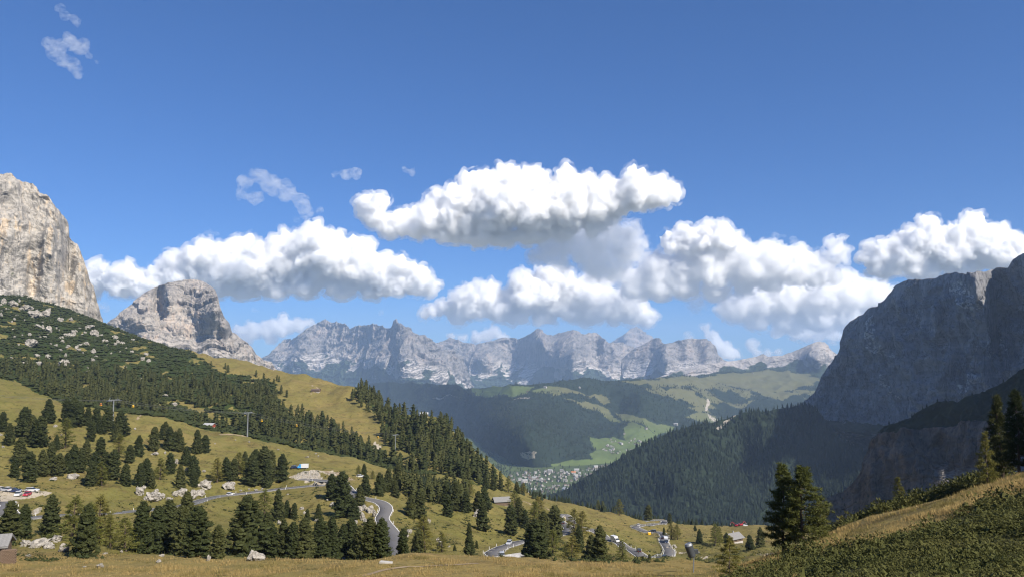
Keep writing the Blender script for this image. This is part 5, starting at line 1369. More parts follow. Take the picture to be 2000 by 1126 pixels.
gable_house('hay_barn', 'low brown barn at the end of the pale track on the hilltop', spot(617, 764.5, 700), D(-8), 10, 6, 2.4, 1.5, MAT_WOOD, MAT_DARKROOF, over=0.6)
gable_house('ridge_hut', 'tiny hut with pale roof on the wooded cliff top', spot(828, 813, 600, 0.4), D(10), 7.5, 5.5, 2.6, 1.4, MAT_WOOD, MAT_PALEROOF, over=0.6)
gable_house('old_barn', 'old grey shingled barn half hidden by trees above the switchbacks', spot(979, 985, 300), D(15), 9, 6.5, 2.7, 1.9, MAT_WOOD, MAT_GREYROOF, over=0.7, door=1.0)
gable_house('chalet', 'dark chalet with grey roof behind the young larch', spot(1432, 1058, 350), D(35), 10, 8, 3.6, 2.4, MAT_WOOD, MAT_GREYROOF, MAT_WALLW, 1.2, over=1.0, windows=((-1, -2, 1.8, 0.9, 1.0), (-1, 2, 1.8, 0.9, 1.0)), door=0.0, chimney=True, cat='house')
o = link('concrete_ramp', boxes('concrete_ramp', MAT_CONCRETE, (-5.5, 5.5, -3.0, 3.0, -0.8, 0.35)), None, spot(992, 1091, 130)); o.rotation_euler = (0.05, -0.03, D(25)); prop(o, 'pale concrete apron below the bend of the switchbacks', 'concrete slab')
o = link('concrete_slab', boxes('concrete_slab', MAT_CONCRETE, (-0.7, 0.7, -0.3, 0.3, -0.3, 0.2)), None, spot(754, 1099, 80)); o.rotation_euler = (0, 0.06, D(-8)); prop(o, 'white concrete slab lying at the edge of the near meadow', 'concrete slab')
# village in the valley: houses of three kinds, each an object of its own
def house_mesh(L, W, Hh, rise, wall, roof):
    bm = bmesh.new()
    pr = [(-W / 2, 0), (W / 2, 0), (W / 2, Hh), (0, Hh + rise), (-W / 2, Hh)]
    A = [bm.verts.new((-L / 2, x, z)) for x, z in pr]; B = [bm.verts.new((L / 2, x, z)) for x, z in pr]
    bm.faces.new(A); bm.faces.new(B[::-1])
    for i in (0, 1, 4): bm.faces.new((A[i], B[i], B[(i + 1) % 5], A[(i + 1) % 5]))
    e = 0.8; k = rise / (W / 2)
    for s in (-1, 1):
        vs = [bm.verts.new((x, s * y, z)) for x, y, z in ((-L / 2 - e, 0, Hh + rise + .15), (L / 2 + e, 0, Hh + rise + .15), (L / 2 + e, W / 2 + e, Hh - k * e + .15), (-L / 2 - e, W / 2 + e, Hh - k * e + .15))]
        f = bm.faces.new(vs); f.material_index = 1
    for i in range(3):                                      # a row of windows on each long side
        for s in (-1, 1):
            x = (i - 1) * L * 0.3; y = s * (W / 2 + 0.05)
            f = bm.faces.new([bm.verts.new(c) for c in ((x - .8, y, Hh * .45), (x + .8, y, Hh * .45), (x + .8, y, Hh * .75), (x - .8, y, Hh * .75))]); f.material_index = 2
    return bm_mesh('house', bm, wall, roof, MAT_GLASS)
HOUSES = [house_mesh(15, 12, 8, 3.5, MAT_WALLW, MAT_DARKROOF), house_mesh(19, 13, 10, 4, MAT_WALLW, MAT_GREYROOF), house_mesh(12, 10, 6.5, 3, MAT_WALLW, MAT_DARKROOF), house_mesh(14, 11, 7, 3.2, MAT_WOOD, MAT_GREYROOF), house_mesh(26, 15, 13, 4, MAT_WALLW, MAT_PALEROOF)]
def valley_pt(px, py):
    a, e = ae(px, py); y = -640.0 / float(e); return (float(a) * y, y, -640.0)
def hill_pt(px, py, info):
    j = int(np.argmin(np.abs(info['px'] - px))); Xc, Yc, Zc = info['X'][:, j], info['Y'][:, j], info['Z'][:, j]
    qx, qy = to_px(Xc, Yc, Zc); i = int(np.argmin(np.abs(qy - py))); a, _ = ae(px, py)
    return (float(a) * Yc[i], Yc[i], Zc[i])
def house(pt, label, group, kind=None, sc=1.0):
    o = link('house', HOUSES[rnd.choice((0, 0, 1, 2, 2, 3, 4)) if kind is None else kind], None, (pt[0], pt[1], pt[2] - 1.0))
    o.rotation_euler = (0, 0, rnd.uniform(-0.6, 0.6) + rnd.choice((0, math.pi / 2))); o.scale = (sc,) * 3
    prop(o, label, 'house', group)
taken = []
VPOLY = [([(990, 930), (1010, 922), (1050, 917), (1090, 920), (1130, 917), (1180, 908), (1230, 905), (1245, 908), (1215, 925), (1180, 937), (1130, 940), (1080, 941), (1040, 945), (1000, 940)], 175), ([(1025, 950), (1060, 945), (1110, 946), (1150, 944), (1120, 958), (1060, 962), (1035, 968)], 34)]
for poly, n in VPOLY:
    Pq = np.array(poly); k = 0
    for _ in range(n * 30):
        if k >= n: break
        px, py = rnd.uniform(Pq[:, 0].min(), Pq[:, 0].max()), rnd.uniform(Pq[:, 1].min(), Pq[:, 1].max())
        if not in_poly(np.array([px]), np.array([py]), poly)[0]: continue
        p = valley_pt(px, py)
        if any((p[0] - q[0]) ** 2 + (p[1] - q[1]) ** 2 < 17 ** 2 for q in taken): continue
        taken.append(p); k += 1
        house(p, 'one of the pale walled houses crowded in the valley village', 'houses of the valley village', sc=rnd.uniform(0.6, 1.05))
house(valley_pt(1106, 962), 'large pale hotel at the near end of the valley village', 'houses of the valley village', 4, 1.7)
o = link('house', house_mesh(26, 14, 9, 5, MAT_WALLW, MAT_REDROOF), None, Vector(valley_pt(1120, 924)) - Vector((0, 0, 0.5))); prop(o, 'house with a bright orange roof in the valley village', 'house', 'houses of the valley village')
n_ = 0
for cx, cy, rx, ry, n in ((1200, 865, 16, 7, 12), (1195, 880, 18, 5, 12), (1240, 862, 14, 6, 12), (1228, 878, 10, 5, 5)):
    for _ in range(n):
        px, py = cx + rnd.uniform(-rx, rx), cy + rnd.uniform(-ry, ry)
        house(hill_pt(px, py, hill), 'small house of the hamlet on the green slope above the village', 'houses of the hamlet', sc=rnd.uniform(0.6, 0.95))
for px, py, lab in ((1030, 765, 'lone house at the rim of the forested hill'), (1219, 847, 'white farmhouse alone on the bright green slope'), (1262, 838, 'small barn on the upper edge of the green slope'), (1065, 757, 'small white chalet on the hilltop meadow'), (1132, 757, 'pale hut in the middle of the hilltop meadow'), (1470, 728, 'pale lift station on the far brown ridge'), (1320, 830, 'white building at the saddle behind the wooded spur')):
    house(hill_pt(px, py, hill), lab, 'lone houses on the far hill', sc=rnd.uniform(0.9, 1.2))
# trees between the village houses
vp = [valley_pt(rs.uniform(950, 1240), rs.uniform(908, 985)) for _ in range(1700)] + [valley_pt(rs.uniform(840, 1000), rs.uniform(880, 932)) for _ in range(900)]
vp = np.array([p for p in vp if all((p[0] - q[0]) ** 2 + (p[1] - q[1]) ** 2 > 13 ** 2 for q in taken) and (to_px(*p)[1] > 946 or to_px(*p)[0] < 985 or rs.uniform() < 0.42)])
prop(link('village_trees', scatter_mesh('village_trees', TL, vp, rs.uniform(10, 20, len(vp)), MAT_WOODS, rs.uniform(0.8, 1.4, len(vp)), rs)), 'trees between and below the houses of the valley village', kind='stuff')

# ------------------------------------------------------------------ vehicles
def paint(name, rgb):
    m = plain(name, rgb, 0.3, 0.5, var=0.02); m.node_tree.nodes['Principled BSDF'].inputs['Coat Weight'].default_value = 0.5; return m
MAT_TYRE = plain('tyre_rubber', (0.02, 0.02, 0.02), 0.9, 0.2)
MAT_RIM = plain('wheel_rim', (0.4, 0.4, 0.42), 0.4, 0.5, 0.6)
MAT_LAMP = plain('headlamp_glass', (0.6, 0.62, 0.65), 0.15, 0.6)
MAT_TAIL = plain('tail_lamp', (0.35, 0.02, 0.02), 0.25, 0.5)
def loft(name, mat, secs, smooth=True):
    """body from cross-sections: (x, [(y, z) ...]) all with the same number of points"""
    bm = bmesh.new(); R = []
    for x, ring in secs: R.append([bm.verts.new((x, y, z)) for y, z in ring])
    n = len(R[0])
    for a, b in zip(R[:-1], R[1:]):
        for i in range(n): bm.faces.new((a[i], a[(i + 1) % n], b[(i + 1) % n], b[i]))
    bm.faces.new(R[0]); bm.faces.new(R[-1][::-1])
    bmesh.ops.bevel(bm, geom=[e for e in bm.edges if e.calc_face_angle(0) > 0.5], offset=0.04, segments=2, affect='EDGES', profile=0.5)
    return bm_mesh(name, bm, mat, smooth=False)
_w = {}
def wheel(parent, x, y, r):
    if 'tyre' not in _w:
        bm = bmesh.new(); bmesh.ops.create_cone(bm, cap_ends=True, segments=16, radius1=1, radius2=1, depth=0.62, matrix=Matrix.Rotation(math.pi / 2, 4, 'X')); _w['tyre'] = bm_mesh('wheel', bm, MAT_TYRE)
        bm = bmesh.new(); bmesh.ops.create_cone(bm, cap_ends=True, segments=12, radius1=0.62, radius2=0.62, depth=0.68, matrix=Matrix.Rotation(math.pi / 2, 4, 'X')); _w['rim'] = bm_mesh('rim', bm, MAT_RIM)
    o = link('wheel', _w['tyre'], parent, (x, y, r)); o.scale = (r, r, r); link('rim', _w['rim'], o)
CARM = {}
def car(label, loc, rz, mat, kind='hatch', group='cars parked or driving on the pass road', tilt=None):
    o = empty('parked_car' if 'parked' in label else 'car', loc, rz); prop(o, label, 'car', group)
    L, W = (4.6, 1.82) if kind == 'estate' else (4.1, 1.76)
    key = (kind, mat.name)
    if key not in CARM:
        h = L / 2; w = W / 2
        prof = [(-h, .32, .78, .80), (-h + .12, .26, .92, .92), (-h * .45, .22, .95, 1.0), (0, .22, .95, 1.0), (h * .42, .22, .93, 1.0), (h - .35, .26, .80, .95), (h, .34, .62, .82)]
        body = loft('body', mat, [(x, [(-w * k, z0), (w * k, z0), (w * k, z1 - .18), (w * k * .93, z1), (-w * k * .93, z1), (-w * k, z1 - .18)]) for x, z0, z1, k in prof])
        top = 1.46 if kind != 'estate' else 1.5
        back = -h + (.25 if kind == 'estate' else .35)
        cab = [(back, .90, .92, .90), (back + .32, .90, top - .06, .80), (-.1, .90, top, .80), (h * .12, .90, top - .04, .80), (h * .46, .90, .93, .88)]
        cabin = loft('cabin', MAT_GLASS, [(x, [(-w * .9, z0), (w * .9, z0), (w * .94 * (k + .05), (z0 + z1) / 2), (w * k, z1), (-w * k, z1), (-w * .94 * (k + .05), (z0 + z1) / 2)]) for x, z0, z1, k in cab])
        roof = loft('roof', mat, [(x, [(-w * .80, z), (w * .80, z), (w * .78, z + .05), (-w * .78, z + .05)]) for x, z in ((back + .28, top - .08), (-.1, top - .015), (h * .16, top - .07))])
        CARM[key] = (body, cabin, roof, boxes('headlight', MAT_LAMP, (h - .22, h - .02, -.22, .22, -.07, .07)), boxes('tail_light', MAT_TAIL, (-.03, .05, -.14, .14, -.1, .1)))
    b, c, r, hl, tl = CARM[key]
    link('body', b, o); link('cabin', c, o); link('roof', r, o)
    for s in (-1, 1):
        link('headlight', hl, o, (0, s * W * .34, .64)); link('tail_light', tl, o, (-L / 2 + .02, s * W * .33, .76))
        wheel(o, L * .30, s * (W / 2 - .1), .33); wheel(o, -L * .30, s * (W / 2 - .1), .33)
    if tilt: o.rotation_euler = (tilt[0], tilt[1], rz)
    return o
WHITE, SILVER, BLACK, DBLUE, RED, VBLUE = paint('white_paint', (0.55, 0.55, 0.55)), paint('silver_paint', (0.42, 0.43, 0.45)), paint('black_paint', (0.012, 0.012, 0.014)), paint('dark_blue_paint', (0.015, 0.025, 0.07)), paint('red_paint', (0.36, 0.02, 0.035)), paint('sky_blue_paint', (0.05, 0.35, 0.75))
YELLOW, ORANGE = paint('yellow_paint', (0.75, 0.42, 0.02)), paint('orange_paint', (0.70, 0.25, 0.03))
def box_van(label, loc, rz, L, H, cabmat, boxmat, cat='van', cabL=1.9, W=2.1, group='vans and trucks on the pass road', name='van', split=True):
    o = empty(name, loc, rz); prop(o, label, cat, group)
    h, w = L / 2, W / 2
    z0 = .45
    link('cargo_box', loft('cargo_box', boxmat, [(x, [(-w, z0), (w, z0), (w, H - .08), (w * .96, H), (-w * .96, H), (-w, H - .08)]) for x in (-h, h - cabL)]), o)
    hc = min(H, 2.35)
    link('cab', loft('cab', cabmat, [(h - cabL + .02, [(-w * .96, z0), (w * .96, z0), (w * .96, 1.2), (w * .9, hc - .05), (-w * .9, hc - .05), (-w * .96, 1.2)]), (h - .95, [(-w * .96, z0), (w * .96, z0), (w * .96, 1.2), (w * .86, hc - .12), (-w * .86, hc - .12), (-w * .96, 1.2)]), (h - .35, [(-w * .95, z0), (w * .95, z0), (w * .95, 1.15), (w * .9, 1.3), (-w * .9, 1.3), (-w * .95, 1.15)]), (h, [(-w * .9, z0 + .05), (w * .9, z0 + .05), (w * .9, 1.0), (w * .86, 1.08), (-w * .86, 1.08), (-w * .9, 1.0)])]), o)
    bm = bmesh.new(); q = [bm.verts.new(c) for c in ((h - .90, -w * .80, hc - .2), (h - .90, w * .80, hc - .2), (h - .33, w * .84, 1.33), (h - .33, -w * .84, 1.33))]; bm.faces.new(q); me = bm_mesh('windscreen', bm, MAT_GLASS); me.transform(Matrix.Translation((0.05, 0, 0.04))); link('windscreen', me, o)
    for s in (-1, 1):
        link('side_window', boxes('side_window', MAT_GLASS, (h - cabL + .3, h - 1.0, s * w * .95 - .02, s * w * .95 + .02, 1.3, hc - .4)), o)
        link('headlight', boxes('headlight', MAT_LAMP, (h - .06, h + .02, s * w * .65 - .18, s * w * .65 + .18, .72, .92)), o)
        wheel(o, h - .85, s * (w - .12), .38); wheel(o, -h + 1.0, s * (w - .12), .38)
    return o
def on_road(px, py):
    """nearest point of the road course to a photo pixel: location on the surface, heading"""
    best = None
    for W in ROADS.values():
        qx, qy = to_px(W[:, 0], W[:, 1], W[:, 2]); d = (qx - px) ** 2 + (qy - py) ** 2; i = int(d.argmin())
        if best is None or d[i] < best[0]:
            j = min(i + 1, len(W) - 1); k = max(i - 1, 0); best = (d[i], W[i], math.atan2(W[j, 1] - W[k, 1], W[j, 0] - W[k, 0]))
    return best[1], best[2]
def road_car(px, py, lane, back, fn, *a, **k):
    p, hd = on_road(px, py); n = (-math.sin(hd), math.cos(hd))
    return fn(a[0], (p[0] + n[0] * lane, p[1] + n[1] * lane, p[2] + 0.06), hd + (math.pi if back else 0), *a[1:], **k)
for px, py, deg, mat, kind, lab in ((2, 957, 80, WHITE, 'hatch', 'white car at the outer end of the parked row, cut by the frame'), (11, 958, 160, SILVER, 'estate', 'silver parked car beside the white car cut by the frame'), (27, 960, 15, DBLUE, 'estate', 'dark blue parked car in the middle of the car park'), (35, 967, -70, WHITE, 'estate', 'white parked car standing before the dark blue one'), (53, 967, -80, RED, 'hatch', 'red parked car at the edge of the car park'), (62, 959, 10, WHITE, 'estate', 'white estate parked car behind the red one')):
    car(lab, spot(px, py, 230, 0.02), D(deg), mat, kind)
road_car(444, 968, -1.4, False, car, 'white car driving on the road above the grassy bank', WHITE, 'estate')
road_car(1001, 1062, 1.4, True, car, 'silver car climbing away from the lowest bend', SILVER, 'estate')
road_car(971, 1085, -1.4, False, car, 'grey car in the lowest bend by the concrete apron', SILVER, 'hatch')
road_car(1099, 1022, 0.5, False, car, 'black car inside the narrow loop of the switchbacks', BLACK, 'hatch')
road_car(1243, 1076, 1.4, True, car, 'black car below the white truck on the lower leg', BLACK, 'hatch')
road_car(1289, 1085, -1.3, False, car, 'black estate car in the wide bend beneath the stone pile', BLACK, 'estate')
road_car(1298, 1051, 1.2, False, car, 'dark car following close behind the white camper', BLACK, 'hatch')
road_car(1277, 1040, -1.2, False, car, 'black car next to the yellow roadside box', BLACK, 'estate')
road_car(1249, 1023, 0.8, False, car, 'white car on the upper leg near the crest', WHITE, 'hatch')
car('white car parked among trees above the winding road', spot(704, 931, 330, 0.05), D(5), WHITE, 'estate')
car('dark car parked behind the blue and white van', spot(576, 913.5, 350, 0.05), D(5), DBLUE, 'estate')
box_van('blue and white van parked above the rubble bank', spot(592, 914, 350, 0.05), D(188), 5.9, 2.5, VBLUE, WHITE)
road_car(1203, 1059, -1.3, False, box_van, 'white box truck on the straight leg of the switchbacks', 5.6, 3.0, WHITE, WHITE, 'truck', 1.8, 2.3, name='truck')
road_car(1292, 1060, -1.2, True, box_van, 'white camper coming down towards the wide bend', 6.8, 3.0, DBLUE, WHITE, 'camper', 1.8, 2.3, name='camper')
o = empty('grit_box', spot(1268, 1043, 300), 0.2); o.scale = (.75,) * 3; prop(o, 'yellow box standing at the roadside above the wide bend', 'box')
link('container', loft('container', YELLOW, [(x, [(-1.0, .1), (1.0, .1), (1.15, 1.7), (-1.15, 1.7)]) for x in (-1.2, 1.2)]), o); link('lid', loft('lid', YELLOW, [(x, [(-1.2, 1.72), (1.2, 1.72), (.9, 2.1), (-.9, 2.1)]) for x in (-1.25, 1.25)]), o)
# two red machines on the plateau edge
def digger(label, loc, rz):
    o = empty('excavator', loc, rz); prop(o, label, 'excavator', 'red machines on the plateau edge')
    for s in (-1, 1): link('track', boxes('track', MAT_TYRE, (-1.7, 1.7, s * 1.1 - .3, s * 1.1 + .3, 0, .8)), o)
    link('body', boxes('body', RED, (-2.0, 1.2, -1.3, 1.3, .85, 1.9)), o); link('cab', boxes('cab', MAT_GLASS, (-.2, 1.2, .1, 1.25, 1.92, 3.0)), o)
    tb = TriBag(); tube(tb, [(1.1, -.5, 1.6), (3.4, -.5, 4.0), (5.2, -.5, 2.2)], [.28, .24, .16], 6); link('boom', tb.mesh('boom', RED), o)
    link('bucket', boxes('bucket', MAT_STEEL, (4.8, 5.6, -1.0, 0, 1.3, 2.2)), o)
digger('red excavator at the edge of the flat, the one with its arm towards the truck', spot(1438, 1025, 450, 0.0), D(170))
digger('red excavator beside the white car on the flat', spot(1447, 1025, 450, 0.0), D(20))
car('white car parked beside the red excavators', spot(1455, 1026, 450, 0.05), D(0), WHITE, 'estate')

# motorcycles with riders
MAT_CLOTH = plain('dark_clothing', (0.03, 0.03, 0.035), 0.9, 0.1)
MAT_HELMET = paint('white_helmet', (0.7, 0.7, 0.7))
MAT_SKIN = plain('skin', (0.45, 0.28, 0.2), 0.6, 0.3)
def skin_body(name, pts, edges, rad, mat, root=0):
    me = bpy.data.meshes.new(name); me.from_pydata(pts, edges, [])
    o = bpy.data.objects.new(name, me); COL.objects.link(o)
    o.modifiers.new('skin', 'SKIN'); me.skin_vertices.new() if not me.skin_vertices else None
    for i, r in enumerate(rad): me.skin_vertices[0].data[i].radius = (r, r)
    me.skin_vertices[0].data[root].use_root = True
    sb = o.modifiers.new('sub', 'SUBSURF'); sb.levels = 1; sb.render_levels = 1
    dg = bpy.context.evaluated_depsgraph_get(); out = bpy.data.meshes.new_from_object(o.evaluated_get(dg))
    bpy.data.objects.remove(o); out.materials.clear(); out.materials.append(mat)
    return out
RIDER = skin_body('person', [(0, 0, .82), (.08, 0, 1.05), (.14, 0, 1.32), (.2, 0, 1.47), (.2, .2, 1.36), (.36, .3, 1.15), (.58, .3, 1.02), (.2, -.2, 1.36), (.36, -.3, 1.15), (.58, -.3, 1.02), (.02, .14, .82), (.38, .2, .72), (.1, .22, .36), (.24, .22, .32), (.02, -.14, .82), (.38, -.2, .72), (.1, -.22, .36), (.24, -.22, .32), (.23, 0, 1.56)],
    [(0, 1), (1, 2), (2, 3), (2, 4), (4, 5), (5, 6), (2, 7), (7, 8), (8, 9), (0, 10), (10, 11), (11, 12), (12, 13), (0, 14), (14, 15), (15, 16), (16, 17), (3, 18)], [.16, .15, .18, .08, .08, .06, .045, .08, .06, .045, .1, .085, .06, .05, .1, .085, .06, .05, .07], MAT_CLOTH)
def motorbike(px, py, lane, back, paintm, lab, lab2):
    p, hd = on_road(px, py); n = (-math.sin(hd), math.cos(hd)); loc = (p[0] + n[0] * lane, p[1] + n[1] * lane, p[2] + .06); rz = hd + (math.pi if back else 0)
    o = empty('motorcycle', loc, rz); prop(o, lab, 'motorcycle', 'motorcycles on the road')
    for x in (-.7, .72):
        bm = bmesh.new(); bmesh.ops.create_cone(bm, cap_ends=True, segments=16, radius1=.32, radius2=.32, depth=.15, matrix=Matrix.Rotation(math.pi / 2, 4, 'X')); link('wheel', bm_mesh('wheel', bm, MAT_TYRE), o, (x, 0, .32))
    tb = TriBag(); tube(tb, [(-.7, 0, .32), (-.1, 0, .45), (.4, 0, .8), (.72, 0, .32)], [.06, .16, .1, .05], 6); tube(tb, [(.46, -.36, 1.02), (.42, 0, .98), (.46, .36, 1.02)], [.03, .04, .03], 5); link('frame', tb.mesh('frame', MAT_STEEL), o)
    link('tank', loft('tank', paintm, [(x, [(-w, .62), (w, .62), (w * .8, z), (-w * .8, z)]) for x, w, z in ((-.1, .12, .82), (.15, .2, .98), (.48, .16, .95), (.75, .12, .9))]), o)
    link('seat', boxes('seat', MAT_TYRE, (-.85, -.02, -.14, .14, .74, .84)), o)
    r = empty('person', loc, rz); prop(r, lab2, 'person', 'riders')
    link('body', RIDER, r)
    bm = bmesh.new(); bmesh.ops.create_icosphere(bm, subdivisions=2, radius=.15, matrix=Matrix.Translation((.25, 0, 1.68))); h = link('helmet', bm_mesh('helmet', bm, MAT_HELMET, smooth=True), r)
    link('visor', boxes('visor', MAT_GLASS, (.34, .41, -.1, .1, 1.64, 1.74)), h)
motorbike(612, 948, 1.0, True, WHITE, 'white motorcycle in the hairpin', 'rider in dark clothes on the white motorcycle')
motorbike(622, 945, -1.0, True, BLACK, 'black motorcycle right behind the white one in the hairpin', 'rider in dark clothes on the black motorcycle in the hairpin')
motorbike(6, 984, 1.0, False, BLACK, 'black motorcycle on the road by the car park', 'rider in dark clothes passing the car park')

# ------------------------------------------------------------------ ski lift: pylons, ropes, cabins; snow gun on its pole
def pylon(px, base, top, label):
    p = hit(px, base, 350); h = (base - top) / FPX * p.y
    o = empty('lift_pylon', (p.x, p.y, p.z), D(-25)); prop(o, label, 'lift pylon', 'lift pylons')
    tb = TriBag(); tube(tb, [(0, 0, -1), (0, 0, h)], [.55, .33], 10); link('mast', tb.mesh('mast', MAT_STEEL, True), o)
    link('crossarm', boxes('crossarm', MAT_STEEL, (-.35, .35, -4.0, 4.0, h - .3, h + .2)), o)
    for s in (-1, 1):
        link('sheave_train', boxes('sheave_train', MAT_STEEL, (-2.4, 2.4, s * 3.6 - .2, s * 3.6 + .2, h - .75, h - .35)), o)
        tb = TriBag(); tube(tb, [(0, s * 3.2, h + .15), (0, s * 2.6, h + 1.5)], [.12, .1], 5); link('lifting_frame', tb.mesh('lifting_frame', MAT_STEEL), o)
    return Vector((p.x, p.y, p.z + h - .3)), o
t1, o1 = pylon(220, 828, 781, 'grey lift pylon with wide crossarm standing in the upper grove')
t2, o2 = pylon(483, 852, 806, 'grey lift pylon with forked head at the forest edge')
t3 = at(772, 848, 900); t4 = at(-40, 768, 470)
p3 = hit(772, 885, 620); t3 = Vector((p3.x, p3.y, p3.z + 16))
o3 = empty('lift_pylon', p3, D(-25)); prop(o3, 'small lift pylon deep in the ridge forest', 'lift pylon', 'lift pylons')
tb = TriBag(); tube(tb, [(0, 0, -1), (0, 0, 16)], [.5, .3], 8); link('mast', tb.mesh('mast', MAT_STEEL, True), o3); link('crossarm', boxes('crossarm', MAT_STEEL, (-.35, .35, -4, 4, 15.7, 16.2)), o3)
MAT_ROPE = plain('steel_rope', (0.10, 0.10, 0.11), 0.6, 0.3)
side = Vector((math.sin(D(25)), math.cos(D(25)), 0)) * 3.6
def sag(a, b, s, t): return a + (b - a) * t + side * s + Vector((0, 0, -4 * 0.018 * (b - a).length * t * (1 - t)))
for s, lab in ((-1, 'nearer'), (1, 'farther')):
    for a, b, w in ((t4, t1, 'from the picture edge to the pylon in the grove'), (t1, t2, 'between the two tall lift pylons'), (t2, t3, 'running down into the ridge forest')):
        tb = TriBag(); tube(tb, [sag(a, b, s, q) for q in np.linspace(0, 1, 16)], [.05] * 16, 4)
        o = link('lift_rope', tb.mesh('lift_rope', MAT_ROPE), None); prop(o, f'{lab} steel rope of the lift {w}', 'rope', 'lift ropes')
def cabin(pos, mat, label):
    o = empty('gondola_cabin', pos, D(-25)); o.scale = (.72,) * 3; prop(o, label, 'gondola', 'gondola cabins on the lift')
    bm = bmesh.new(); bmesh.ops.create_uvsphere(bm, u_segments=14, v_segments=10, radius=1.0)
    for v in bm.verts: v.co = Vector((math.copysign(abs(v.co.x) ** .6, v.co.x) * 1.0, math.copysign(abs(v.co.y) ** .6, v.co.y) * 0.95, math.copysign(abs(v.co.z) ** .7, v.co.z) * 1.15 - 3.4))
    link('shell', bm_mesh('shell', bm, mat, smooth=True), o)
    link('window_band', boxes('window_band', MAT_GLASS, (-.92, .92, -.97, .97, -3.35, -2.75), (-1.02, 1.02, -.85, .85, -3.35, -2.75)), o)
    tb = TriBag(); tube(tb, [(0, 0, 0), (.12, 0, -1.2), (0, 0, -2.3)], [.06, .06, .08], 5); link('hanger', tb.mesh('hanger', MAT_STEEL), o)
cabin(sag(t4, t1, -1, .94), ORANGE, 'orange gondola cabin just before the pylon in the grove')
cabin(sag(t1, t2, 1, .1), YELLOW, 'yellow gondola cabin just past the pylon in the grove')
cabin(sag(t2, t3, -1, .10), YELLOW, 'yellow gondola cabin next to the forked pylon')
cabin(sag(t2, t3, 1, .27), YELLOW, 'yellow gondola cabin over the dense forest strip')
cabin(sag(t2, t3, -1, .88), YELLOW, 'yellow gondola cabin farthest down the line in the ridge forest')

MAT_GUN = plain('dark_grey_enamel', (0.045, 0.05, 0.055), 0.45, 0.4)
y_ = 86.0; a_, e_ = ae(1354, 1118); z_ = float(G(float(a_) * y_, y_)); _, et_ = ae(1354, 1066)
hh = float(et_) * y_ - z_
o = empty('snow_gun', (float(a_) * y_, y_, z_), 0); prop(o, 'dark snow gun tilted on top of a thin pole in the meadow', 'snow gun')
tb = TriBag(); tube(tb, [(0, 0, -.5), (.12, 0, hh * .9)], [.07, .06], 8); link('pole', tb.mesh('pole', MAT_STEEL, True), o)
Rg = Matrix.Translation((-.25, 0, hh * .82)) @ Matrix.Rotation(D(-18), 4, 'Y')
bm = bmesh.new(); bmesh.ops.create_cone(bm, cap_ends=True, segments=18, radius1=.40, radius2=.46, depth=1.25); bmesh.ops.bevel(bm, geom=list(bm.edges), offset=.05, segments=1, affect='EDGES'); me = bm_mesh('barrel', bm, MAT_GUN); me.transform(Rg); link('barrel', me, o)
bm = bmesh.new(); bmesh.ops.create_cone(bm, cap_ends=True, segments=18, radius1=.44, radius2=.36, depth=.22, matrix=Matrix.Translation((0, 0, .74))); me = bm_mesh('cap', bm, MAT_STEEL); me.transform(Rg); link('cap', me, o)
tb = TriBag(); tube(tb, [(.12, 0, hh * .88), (-.02, -.05, hh * .62), (-.3, -.1, hh * .56)], [.06, .06, .06], 6); link('bracket', tb.mesh('bracket', MAT_GUN), o)
link('motor_box', boxes('motor_box', MAT_GUN, (.12, .55, -.2, .2, hh * .72, hh * .88)), o)
tb = TriBag(); tube(tb, [(.4, 0, hh * .8), (.75, 0, hh * .77)], [.05, .05], 6); link('valve', tb.mesh('valve', MAT_STEEL), o)

# footpaths: worn pale trails
def trail(pts, w, label, ymin):
    W = np.array([hit(px, py, ymin) for px, py in pts]); W = resample(W, 1.2); W[:, 2] = G(W[:, 0], W[:, 1])
    V, Fq = ribbon(W, (-w / 2, 0, w / 2), (0.05, 0.10, 0.05)); V[:, 2] = G(V[:, 0], V[:, 1]) + 0.06
    V[:, :2] += rs.normal(size=(len(V), 2)) * 0.09 * w
    o = link('footpath', mesh_np('footpath', V, Fq, MAT_TRAIL)); prop(o, kind='structure')
MAT_TRAIL = plain('worn_earth', (0.26, 0.20, 0.13), 0.95, 0.05, var=0.25, scale=0.8)
trail([(712, 1124), (738, 1116), (764, 1109), (800, 1106), (840, 1105), (872, 1103), (905, 1101), (935, 1100)], 0.7, '', 55)
trail([(602, 771), (610, 767), (618, 762), (622, 757), (616, 755), (610, 751)], 3.0, '', 600)
trail([(252, 794), (262, 797), (272, 803), (279, 806), (276, 812), (262, 818)], 1.6, '', 420)
trail([(430, 848), (450, 847), (470, 850), (484, 852)], 3.0, '', 420)
trail([(638, 919), (655, 922), (675, 930), (690, 937)], 3.0, '', 350)
trail([(1020, 978), (1035, 982), (1055, 988), (1075, 996)], 1.8, '', 420)

